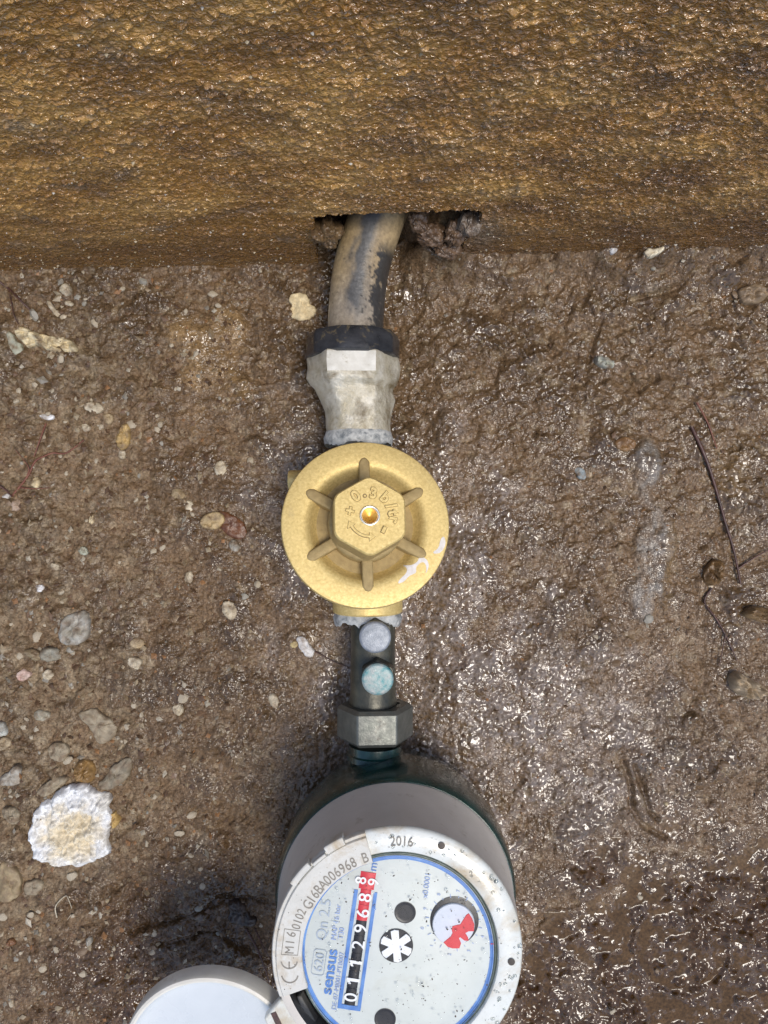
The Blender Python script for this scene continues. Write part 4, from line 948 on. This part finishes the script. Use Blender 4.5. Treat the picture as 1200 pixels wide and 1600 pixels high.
flake('stone_chip', c4([(535, 925), (600, 910), (665, 950), (650, 980), (590, 990), (540, 960)], 0, 400, 4), .0018, PALE, 'broad pale chip up and left of the ochre oval pebble', 'stone chip', seed=29)
flake('stone_chip', c4([(640, 990), (690, 980), (715, 1010), (690, 1055), (650, 1040)], 0, 400, 4), .0020, BEIGE, 'beige chip touching the broad pale chip', 'stone chip', seed=30)
flake('stone_chip', [(925, 560), (940, 556), (962, 567), (955, 578), (932, 574)], .0050, ((.44, .46, .40), (.32, .33, .28)), 'grey green squared stone alone in the soil right of the fitting', 'stone chip', seed=31, smooth=1)
flake('foam_flake', [(989, 410), (997, 404), (1010, 405), (1022, 400), (1020, 409), (1008, 413), (998, 418)], .0018, ((.74, .70, .56), (.62, .55, .4)), 'small cream flake at the foot of the wall, right of the notch', 'flake', mat='foam', seed=32, lift=.001)
flake('pebble', [(941, 400), (950, 399), (953, 405), (947, 410), (941, 407)], .002, WHITE, 'tiny white pebble at the foot of the wall, left of the cream flake', 'pebble', seed=33)
flake('rock', c4([(375, 1360), (440, 1385), (520, 1430), (555, 1450), (540, 1480), (480, 1495), (410, 1490), (365, 1440)], 1020, 620, 3.2), .0085, ((.50, .41, .29), (.36, .28, .18)), 'angular wet brown stone at the right edge below the twigs', 'stone', mat='wetstone', seed=34, smooth=1, edge=.002, lift=.0025)
flake('pebble', c4([(250, 860), (290, 810), (335, 815), (345, 860), (325, 930), (275, 945), (245, 915)], 1020, 620, 3.2), .0068, ((.19, .115, .05), (.12, .07, .03)), 'smooth dark brown pebble left of the long twig', 'pebble', mat='wetstone', seed=35, edge=.003, lift=.0015)
flake('pebble', c4([(272, 940), (295, 932), (308, 944), (290, 958), (272, 952)], 1020, 620, 3.2), .0016, ((.7, .62, .48), (.6, .5, .36)), 'tiny cream pebble under the smooth dark brown pebble', 'pebble', seed=36)
flake('rock', [(1150, 955), (1170, 945), (1195, 948), (1215, 962), (1205, 975), (1170, 968)], .0065, ((.24,.16,.08),(.15,.095,.045)), 'dark brown stone at the right edge beside the twig end', 'stone', mat='wetstone', seed=37, smooth=1, edge=.0025, lift=.0015)
flake('rock', [(1148, 452), (1190, 446), (1198, 470), (1160, 480), (1150, 470)], .0055, ((.30, .22, .14), (.22, .16, .10)), 'flat brown stone near the wall at the right edge', 'stone', mat='wetstone', seed=38, smooth=1, edge=.003)
flake('leaf', [(337, 800), (352, 797), (372, 808), (388, 825), (384, 842), (368, 843), (350, 832), (342, 815)], .0016, ((.075, .028, .012), (.16, .062, .022)), 'wet reddish brown leaf scrap left of the brass cap', 'leaf', mat='wetstone', seed=39, edge=.002)
flake('stone_chip', [(313, 815), (322, 803), (340, 799), (354, 806), (350, 820), (332, 829), (318, 824)], .0022, ((.46, .36, .2), (.38, .28, .14)), 'beige scalloped flake overlapping the reddish leaf', 'flake', seed=40, lift=.0012)
flake('pebble', [(357, 846), (368, 842), (377, 852), (370, 863), (360, 860)], .0028, GREY, 'small grey pebble under the reddish leaf', 'pebble', seed=41)
flake('paint_chip', [(463, 994), (473, 992), (485, 1004), (493, 1018), (488, 1027), (477, 1024), (468, 1010)], .0018, WHITE, 'white paint chip left of the grey bolt head', 'chip', seed=42, lift=.001)
flake('stone_chip', [(452, 1006), (462, 1000), (468, 1008), (458, 1014)], .0014, ((.6, .5, .26), (.5, .4, .2)), 'yellowish crumb touching the white paint chip', 'chip', seed=43)
flake('pebble', c4([(460, 620), (475, 565), (530, 540), (585, 565), (600, 620), (585, 680), (530, 695), (475, 680)], 0, 1050, 4), .0075, ((.34, .21, .08), (.22, .13, .05)), 'round tan pebble touching the top of the white foam chunk', 'pebble', mat='wetstone', seed=44, edge=.0055)
flake('paint_chip', [(630, 1172), (640, 1164), (644, 1176), (639, 1196), (629, 1198), (628, 1184)], .0020, ((.55, .49, .44), (.42, .37, .33)), 'pinkish chip leaning against the green neck below the hex nut', 'chip', seed=45, lift=.012)
flake('stone_chip', [(270, 1102), (282, 1098), (289, 1106), (285, 1117), (272, 1115)], .0024, PALE, 'lone cream chip midway between the foam chunk and the union', 'stone chip', seed=46, smooth=1)
flake('stone_chip', [(418, 1088), (428, 1080), (438, 1092), (434, 1108), (424, 1105)], .0016, PALE, 'pale ragged chip left of the turquoise bolt', 'stone chip', seed=47, smooth=1)
flake('rock', [(100, 965), (122, 955), (140, 952), (146, 975), (138, 1002), (108, 1008), (92, 995)], .0040, ((.38, .38, .35), (.28, .26, .21)), 'broad grey stone in the left soil with smaller stones at its foot', 'stone', seed=48, edge=.003)
flake('rock', [(62, 1018), (80, 1008), (103, 1018), (95, 1030), (72, 1034)], .0030, ((.30, .29, .24), (.22, .2, .15)), 'grey green stone at the lower left of the broad grey stone', 'stone', seed=49, edge=.002)
flake('rock', [(37, 1014), (52, 1013), (68, 1020), (66, 1032), (48, 1028)], .0030, ((.30, .25, .16), (.22, .17, .1)), 'small olive stone leftmost beside the grey green stone', 'stone', seed=50, edge=.002)
flake('stone_chip', [(28, 1050), (42, 1042), (52, 1052), (42, 1064), (30, 1062)], .0022, ((.5, .30, .24), (.6, .5, .44)), 'pinkish chip near the left edge above the tuff stones', 'stone chip', seed=51)
flake('stone_chip', [(68, 1048), (80, 1043), (88, 1052), (80, 1062), (70, 1060)], .0022, PALE, 'pale squarish chip right of the pinkish chip', 'stone chip', seed=52, smooth=1)
flake('rock', c4([(495, 250), (600, 215), (640, 260), (740, 310), (735, 390), (640, 455), (600, 420), (560, 330), (505, 290)], 0, 1050, 4), .0024, TUFF, 'largest flat tuff stone above the round tan pebble', 'stone', seed=53, edge=.0025)
flake('rock', c4([(310, 460), (360, 430), (435, 445), (440, 520), (400, 560), (330, 545), (310, 500)], 0, 1050, 4), .0026, TUFF, 'rounded tuff stone up and left of the round tan pebble', 'stone', seed=54, edge=.0025)
flake('rock', c4([(610, 700), (680, 640), (690, 590), (790, 530), (840, 535), (815, 640), (770, 690), (690, 740), (630, 725)], 0, 1050, 4), .0024, ((.26, .23, .17), (.18, .15, .10)), 'dull tuff stone right of the round tan pebble', 'stone', seed=55, edge=.0025)
flake('rock', c4([(245, 720), (330, 660), (430, 630), (440, 670), (380, 720), (300, 770), (250, 770)], 0, 1050, 4), .0030, TUFF, 'slanting tuff stone along the upper left edge of the foam chunk', 'stone', seed=56, edge=.0025)
flake('rock', c4([(15, 650), (70, 610), (130, 560), (160, 600), (150, 680), (90, 700), (30, 695)], 0, 1050, 4), .0030, ((.40, .39, .35), (.28, .25, .2)), 'pale grey tuff stone at the left edge above the foam chunk', 'stone', seed=57, edge=.0025)
flake('rock', c4([(0, 400), (60, 390), (105, 420), (60, 470), (0, 485)], 0, 1050, 4), .0040, ((.44, .36, .24), (.3, .23, .14)), 'buff stone cut by the left edge of the picture', 'stone', seed=58, edge=.0025)
flake('rock', c4([(0, 300), (50, 305), (75, 370), (40, 392), (0, 388)], 0, 1050, 4), .0040, ((.48, .50, .47), (.34, .34, .3)), 'whitish stone on top of the buff stone at the left edge', 'stone', seed=59, edge=.0025)
flake('rock', c4([(210, 250), (270, 225), (330, 270), (290, 310), (225, 300)], 0, 1050, 4), .0024, ((.38, .36, .29), (.28, .25, .18)), 'grey chip of tuff left of the largest flat tuff stone', 'stone', seed=60, edge=.002)
flake('rock', c4([(30, 840), (100, 820), (150, 860), (140, 920), (100, 940), (40, 890)], 0, 1050, 4), .0036, TUFF, 'lumpy tuff stone at the left of the foam chunk', 'stone', seed=61, edge=.0025)
flake('rock', c4([(0, 110), (60, 125), (100, 190), (90, 260), (40, 290), (0, 270)], 0, 1300, 2.667), .0026, ((.34, .27, .16), (.24, .18, .1)), 'flat buff stone below the foam chunk at the left edge', 'stone', seed=62, edge=.0025)
flake('rock', c4([(100, 210), (160, 190), (195, 220), (150, 265), (105, 260)], 0, 1300, 2.667), .0022, TUFF, 'small tuff stone right of the flat buff stone', 'stone', seed=63, edge=.002)
flake('pebble', c4([(20, 460), (50, 440), (70, 460), (50, 480)], 0, 1300, 2.667), .003, ((.22, .11, .05), (.17, .08, .04)), 'red brown pebble at the left edge in the lower slick mud', 'pebble', mat='wetstone', seed=64)
flake('pebble', c4([(362, 440), (380, 425), (393, 440), (385, 465), (365, 470)], 0, 1300, 2.667), .0022, GREY, 'grey wet pebble in the slick mud above the open lid', 'pebble', mat='wetstone', seed=65)
flake('bark_scrap', c4([(945, 290), (985, 275), (1020, 300), (1040, 340), (1075, 360), (1060, 395), (1000, 390), (945, 370), (960, 330)], 0, 1300, 2.667), .0035, ((.025, .018, .018), (.06, .04, .03)), 'black wet scrap of bark left of the meter', 'bark', mat='wetstone', seed=66, edge=.0015)
flake('stone_chip', [(896, 735), (904, 728), (916, 738), (914, 750), (902, 748)], .002, ((.30, .36, .38), (.22, .25, .26)), 'bluish chip in the soil right of the brass cap', 'stone chip', seed=67, smooth=1)
flake('rock', [(955, 690), (975, 682), (992, 690), (985, 706), (962, 704)], .003, ((.24, .14, .06), (.18, .1, .05)), 'rusty brown stone above the bluish bare patch', 'stone', mat='wetstone', seed=68, edge=.002)
for i, (px_, py_, sz, c_, lab) in enumerate([(296, 902, 12, PALE, 'pale chip below the small grey pebble by the leaf'), (358, 951, 19, PALE, 'wide pale chip left of the lower edge of the brass cap'), (214, 1004, 13, BEIGE, 'beige chip above an oval pale chip in the left soil'), (214, 1034, 14, PALE, 'oval pale chip below the beige chip in the left soil'),
        (131, 861, 10, GREENISH, 'small greenish chip in the left soil below the rootlets'), (279, 773, 12, BEIGE, 'beige chip up and left of the leaf'), (296, 792, 10, PALE, 'pale chip between the leaf and the beige chip'), (345, 730, 15, PALE, 'cream chip in the soil left of the white fitting'),
        (92, 884, 9, PALE, 'pale round chip left of the greenish chip'), (66, 919, 9, WHITE, 'whitish chip nearest the left edge above the grey stone'), (28, 790, 12, ((.5, .38, .3), (.4, .3, .22)), 'round pinkish shell-like chip under the rootlets'), (9, 776, 7, WHITE, 'whitish chip at the left edge beside the rootlet'),
        (60, 755, 10, CREAM, 'cream crumb lying in the fork of the rootlets'), (145, 812, 9, CREAM, 'small cream splinter in the left soil'), (135, 668, 11, PALE, 'pale chip above the fine straw'), (190, 710, 11, PALE, 'pale chip under the ochre oval pebble'), (1040, 1255, 5, CREAM, 'tiny cream grain in the rill at the lower right')]):
    rnd = random.Random(i + 300); th = rnd.uniform(0, PI); P = []
    for j in range(7):
        a = 2 * PI * j / 7 + rnd.uniform(-.25, .25); q = sz * rnd.uniform(.7, 1.15); ex, ey = q * math.cos(a), q * .75 * math.sin(a)
        P.append((px_ + ex * math.cos(th) - ey * math.sin(th), py_ + ex * math.sin(th) + ey * math.cos(th)))
    flake('stone_chip', P, .0022, c_, lab, 'stone chip', seed=400 + i, smooth=1, edge=.0015)
# stones lodged in the notch
def boulder(name, loc, s3, colours, seed, mat='wetstone', sub=5):
    bm = bmesh.new(); bmesh.ops.create_icosphere(bm, subdivisions=sub, radius=1)
    V_ = np.array([v.co for v in bm.verts]); n_ = 0
    for k in range(3):
        f_ = 1.3 * 2 ** k; n_ = n_ + perlin(V_[:, 0] * f_ + seed, V_[:, 1] * f_ + V_[:, 2] * f_ * .8, seed + k) / 2 ** k * .28
    n_ = n_ + .16 * (crumb(V_[:, 0] * 2.2 + V_[:, 2], V_[:, 1] * 2.2 - V_[:, 2] * .7, seed + 40, 1.2) - .4) + .10 * perlin(V_[:, 0] * 9, V_[:, 1] * 9 + V_[:, 2] * 6, seed)
    V_ = V_ * (1 + n_)[:, None] * np.array(s3)
    for v, q in zip(bm.verts, V_): v.co = q
    me = bpy.data.meshes.new(name); bm.to_mesh(me); bm.free()
    f_ = np.clip(.5 + perlin(V_[:, 0] * 400, V_[:, 1] * 400 + V_[:, 2] * 300, seed), 0, 1)[:, None]
    col_attr(me, np.array(colours[0])[None] * (1 - f_) + np.array(colours[1])[None] * f_)
    o = link(name, me, M[mat], None, 60); o.location = loc; o.rotation_euler = (seed * .7, seed * .3, seed * 1.1); return o
o = boulder('rock', W(508, 362, .322), (.0065, .006, .012), ((.17, .115, .06), (.12, .075, .04)), 3); o.rotation_euler = (.5, .2, .1)
tag(o, 'brown stone wedged in the left corner of the wall notch', 'stone')
tag(boulder('rock', W(735, 350, .318), (.0055, .005, .005), ((.2, .17, .14), (.14, .1, .07)), 5), 'grey stone high in the right corner of the wall notch', 'stone')
for i, (px_, py_, d_, r_, lab) in enumerate([(676, 366, .330, .0075, 'largest dark clod of soil in the notch, right beside the pipe'), (712, 362, .325, .0065, 'dark clod of soil under the grey stone in the notch'), (655, 344, .324, .0055, 'dark clod of soil pressed under the top of the notch beside the pipe'), (700, 388, .336, .006, 'lowest clod of soil spilling out of the notch')]):
    o = boulder('soil_clod', W(px_, py_, d_), (r_, r_ * .8, r_ * .7), ((.17, .11, .068), (.10, .062, .038)), 20 + i)
    tag(o, lab, 'soil clod', 'clods of soil in the wall notch')
# twigs and rootlets
def twig(paths, mat, label, rad=.0008, lift=.0008, name='twig'):
    mb = MB(); rnd = random.Random(len(label))
    c0 = G(*paths[0][0]); base = Vector((c0[0], c0[1], gz(*c0)))
    for (pth, r0_, r1_) in [(p, rad * (1 if i == 0 else .6), rad * (.55 if i == 0 else .25)) for i, p in enumerate(paths)]:
        q = []
        for (a, b__) in pth:
            x_, y_ = G(a, b__); q.append((x_ - base.x, y_ - base.y, gz(x_, y_) + lift + rnd.uniform(0, .0008) - base.z))
        q = spline(q, 4); n = len(q)
        mb.tube(q, [r0_ + (r1_ - r0_) * i / (n - 1) for i in range(n)], 7)
    o = mb.build(name, M[mat], None, 60); o.location = base; return tag(o, label, 'twig')
twig([[(1078, 668), (1094, 705), (1108, 738), (1122, 785), (1132, 820), (1145, 860), (1153, 912)], [(1150, 890), (1175, 872), (1205, 855)], [(1108, 738), (1113, 745)]], 'twig', 'longest dark twig running down the soil at the right', .00095)
twig([[(1110, 918), (1100, 940), (1115, 965), (1130, 990), (1148, 1030)], [(1130, 990), (1122, 1040)]], 'twig', 'thin forked twig between the dark pebble and the angular stone', .0006)
twig([[(1086, 630), (1102, 660), (1112, 685), (1118, 702)]], 'red_twig', 'short reddish stalk beside the top of the longest twig', .0005)
twig([[(20, 775), (45, 745), (58, 722), (72, 714), (85, 708), (105, 708), (132, 688)], [(35, 762), (60, 764), (80, 762)], [(46, 742), (50, 730), (26, 703)]], 'red_twig', 'branched reddish rootlet at the left edge', .0006)
twig([[(-10, 752), (10, 765), (22, 776)]], 'twig', 'dark rootlet end at the left edge touching the reddish rootlet', .0006)
twig([[(72, 662), (66, 685), (56, 714)]], 'red_twig', 'straight red needle above the reddish rootlet', .0005)
twig([[(-5, 437), (15, 452), (35, 470), (52, 488)], [(15, 452), (28, 495), (32, 508)]], 'twig', 'black rootlet just under the wall at the left edge', .0006)
twig([[(476, 1010), (500, 1022), (520, 1034), (545, 1044)]], 'twig', 'dark hair-thin root from the white paint chip to the union', .0004)
twig([[(92, 1430), (90, 1412), (104, 1398), (112, 1402), (113, 1418)], [(112, 1428), (106, 1436)]], 'pale_fibre', 'pale looped fibre in the mud below the foam chunk', .00035, .0010)
twig([[(385, 1450), (400, 1475), (412, 1500), (422, 1530)], [(398, 1452), (415, 1480), (426, 1500)]], 'twig', 'dark stalks in the mud beside the serial band of the meter', .0006)
# scattered small stones: the larger ones singly, the grit as one mass
protos = []
for k in range(5):
    bm = bmesh.new(); bmesh.ops.create_icosphere(bm, subdivisions=2, radius=1); rnd = random.Random(k + 50)
    pls = [(Vector((rnd.gauss(0, 1), rnd.gauss(0, 1), rnd.gauss(0, 1))).normalized(), rnd.uniform(.55, .9)) for _ in range(7)]
    for v in bm.verts:
        for n_, d_ in pls:
            e = v.co.dot(n_) - d_
            if e > 0: v.co -= n_ * e
        v.co.z *= .6
    me = bpy.data.meshes.new('pebble'); bm.to_mesh(me); bm.free(); protos.append(me)
stone_mats = [surf('pale_grit', [(.3, (.30, .245, .165)), (.7, (.46, .40, .30))], 300, (.45, .65)), surf('brown_grit', [(.3, (.12, .075, .04)), (.7, (.22, .15, .09))], 300, (.25, .45)), surf('grey_grit', [(.3, (.2, .185, .15)), (.7, (.33, .305, .25))], 300, (.35, .55))]
pm = []
for m_ in stone_mats:
    row = []
    for me in protos:
        q = me.copy(); q.materials.append(m_); q.polygons.foreach_set('use_smooth', [True] * len(q.polygons)); q.set_sharp_from_angle(angle=R(25)); row.append(q)
    pm.append(row)
KIND = ('pale', 'brown', 'grey')
PLACES = [(118, 1285, 'the white foam chunk'), (70, 540, 'the long cream lump'), (472, 482, 'the cream foam flake'), (60, 735, 'the reddish rootlets'), (192, 683, 'the ochre oval pebble'), (365, 825, 'the reddish leaf'), (120, 980, 'the broad grey stone'),
          (155, 1140, 'the largest tuff stone'), (131, 861, 'the small greenish chip'), (214, 1034, 'the oval pale chip'), (278, 1107, 'the lone cream chip'), (132, 1202, 'the round tan pebble'), (105, 1410, 'the pale looped fibre'), (385, 1425, 'the black bark scrap'), (358, 951, 'the wide pale chip'), (345, 730, 'the cream chip by the fitting'), (140, 1485, 'the grey wet pebble'), (17, 1475, 'the red brown pebble'),
          (943, 568, 'the grey green squared stone'), (1005, 408, 'the cream flake at the wall'), (1175, 463, 'the flat brown stone'), (905, 740, 'the bluish chip'), (973, 694, 'the rusty brown stone'), (1015, 880, 'the bluish bare patch'), (1115, 760, 'the longest twig'), (1160, 1065, 'the angular stone'), (1180, 958, 'the dark stone at the edge'), (1040, 1255, 'the tiny grain in the rill'), (1060, 1480, 'the ring mark'), (735, 350, 'the wall notch'), (700, 818, 'the brass cap')]
def where(px, py):
    qx, qy, nm = min(PLACES, key=lambda q: (q[0] - px) ** 2 + (q[1] - py) ** 2)
    dx, dy = px - qx, py - qy; r_ = math.hypot(dx, dy); hw = 'close ' if r_ < 45 else ''
    v = 'above' if dy < 0 else 'below'; h_ = 'left' if dx < 0 else 'right'
    if abs(dx) > 2.4 * abs(dy): return hw + h_ + ' of ' + nm
    if abs(dy) > 2.4 * abs(dx): return hw + v + ' ' + nm
    return hw + v + ' and ' + h_ + ' of ' + nm
rnd = random.Random(11); cnt = 0
def free(px_, py_): return not (420 < px_ < 840 and 480 < py_ < 1640) and not (150 < px_ < 420 and py_ > 1500) and not (50 < px_ < 195 and 1215 < py_ < 1360)
while cnt < 250:
    px_, py_ = rnd.uniform(5, 1195), rnd.uniform(425, 1590)
    if not free(px_, py_): continue
    leftw = (1.0 if px_ < 230 else .6) if px_ < 420 else .22
    if px_ > 800 and py_ > 1280: leftw = .12
    if rnd.random() > leftw: continue
    ki = rnd.choices((0, 1, 2), (.6, .25, .15) if px_ < 420 else (.12, .75, .13))[0]
    x_, y_ = G(px_, py_); s_ = kg * (3.0 + 5.5 * rnd.random() ** 2)
    o = bpy.data.objects.new('pebble', pm[ki][rnd.randrange(5)]); col.objects.link(o)
    o.location = (x_, y_, gz(x_, y_) - s_ * .12); o.scale = (s_ * rnd.uniform(.8, 1.4), s_ * rnd.uniform(.7, 1.1), s_); o.rotation_euler = (rnd.uniform(-.3, .3), rnd.uniform(-.3, .3), rnd.uniform(0, 6.3))
    big = 'mid-sized' if s_ > kg * 6 else 'small' if s_ > kg * 4.2 else 'tiny'
    wh_ = where(px_, py_)
    tag(o, '%s %s pebble half sunk %s' % (big, KIND[ki], wh_), 'pebble', '%s %s pebbles %s' % (big, KIND[ki], wh_)); cnt += 1
oct_ = np.array([(1, 0, 0), (-1, 0, 0), (0, 1, 0), (0, -1, 0), (0, 0, .8), (0, 0, -.8)], float)
of = np.array([(0, 2, 4), (2, 1, 4), (1, 3, 4), (3, 0, 4), (2, 0, 5), (1, 2, 5), (3, 1, 5), (0, 3, 5)])
NG = 15000; rg = np.random.RandomState(4)
xs = rg.uniform(-.19, .19, NG); ys = rg.uniform(-.255, .122, NG)
pxs = xs / kg + 600; keepm = (rg.rand(NG) < np.where(pxs < 430, 1.0, .55)) & ~((pxs > 850) & (ys < -.15) & (rg.rand(NG) < .85)); xs, ys = xs[keepm], ys[keepm]; NG = len(xs)
zs = ground_fn(xs, ys); sz = .00030 + (.0008 + .0008 * (xs < -.075)) * rg.rand(NG) ** 3
a = rg.rand(NG) * 6.28; sh = np.stack([sz * rg.uniform(.7, 1.6, NG), sz * rg.uniform(.6, 1.1, NG), sz * rg.uniform(.6, 1.2, NG)], -1)
Pv = oct_[None] * rg.uniform(.75, 1.25, (NG, 6, 1)) * sh[:, None]
ca, sa = np.cos(a)[:, None], np.sin(a)[:, None]
Q = np.stack([Pv[..., 0] * ca - Pv[..., 1] * sa + xs[:, None], Pv[..., 0] * sa + Pv[..., 1] * ca + ys[:, None], Pv[..., 2] + zs[:, None]], -1).reshape(-1, 3)
F = (of[None] + (np.arange(NG) * 6)[:, None, None]).reshape(-1, 3)
me = mesh_np('grit', Q, F)
pal = np.array([(.16, .10, .06), (.10, .06, .035), (.34, .28, .19), (.24, .18, .11), (.42, .38, .3), (.26, .24, .20), (.28, .15, .07)])
pr = np.array([.3, .24, .12, .16, .05, .07, .06]); ch = rg.choice(len(pal), NG, p=pr / pr.sum()); col_attr(me, np.repeat(pal[ch], 6, 0))
tag(link('grit', me, M['wetstone'], None, 40), kind='stuff', label='fine grit and crumbs lying all over the wet soil')

# pale specks on the wall: wet glints put in as colour, plus some grains
NW = 1600; us = rg.uniform(-.19, .19, NW); vs_w = .215 * rg.rand(NW) ** 1.6
iu = np.clip(np.searchsorted(ux, us), 0, len(ux) - 1); iv = np.clip(np.searchsorted(uz, vs_w), 0, len(uz) - 1)
ok = ~((us > -.033) & (us < .043) & (vs_w < .062)); iu, iv = iu[ok], iv[ok]; NW = len(iu)
sz = .00018 + .0006 * rg.rand(NW) ** 4
Q = oct_[None] * rg.uniform(.7, 1.3, (NW, 6, 1)) * sz[:, None, None] + np.stack([ux[iu], YW[iv, iu], uz[iv]], -1)[:, None]
me = mesh_np('wall_grains_glints', Q.reshape(-1, 3), (of[None] + (np.arange(NW) * 6)[:, None, None]).reshape(-1, 3))
col_attr(me, np.repeat(np.array([(.5, .42, .28), (.38, .3, .17), (.6, .56, .48)])[rg.choice(3, NW, p=[.45, .35, .2])], 6, 0))
tag(link('wall_grains_glints', me, M['wetstone'], None, 40), kind='stuff', label='pale grains and painted wet glints on the mud of the wall')
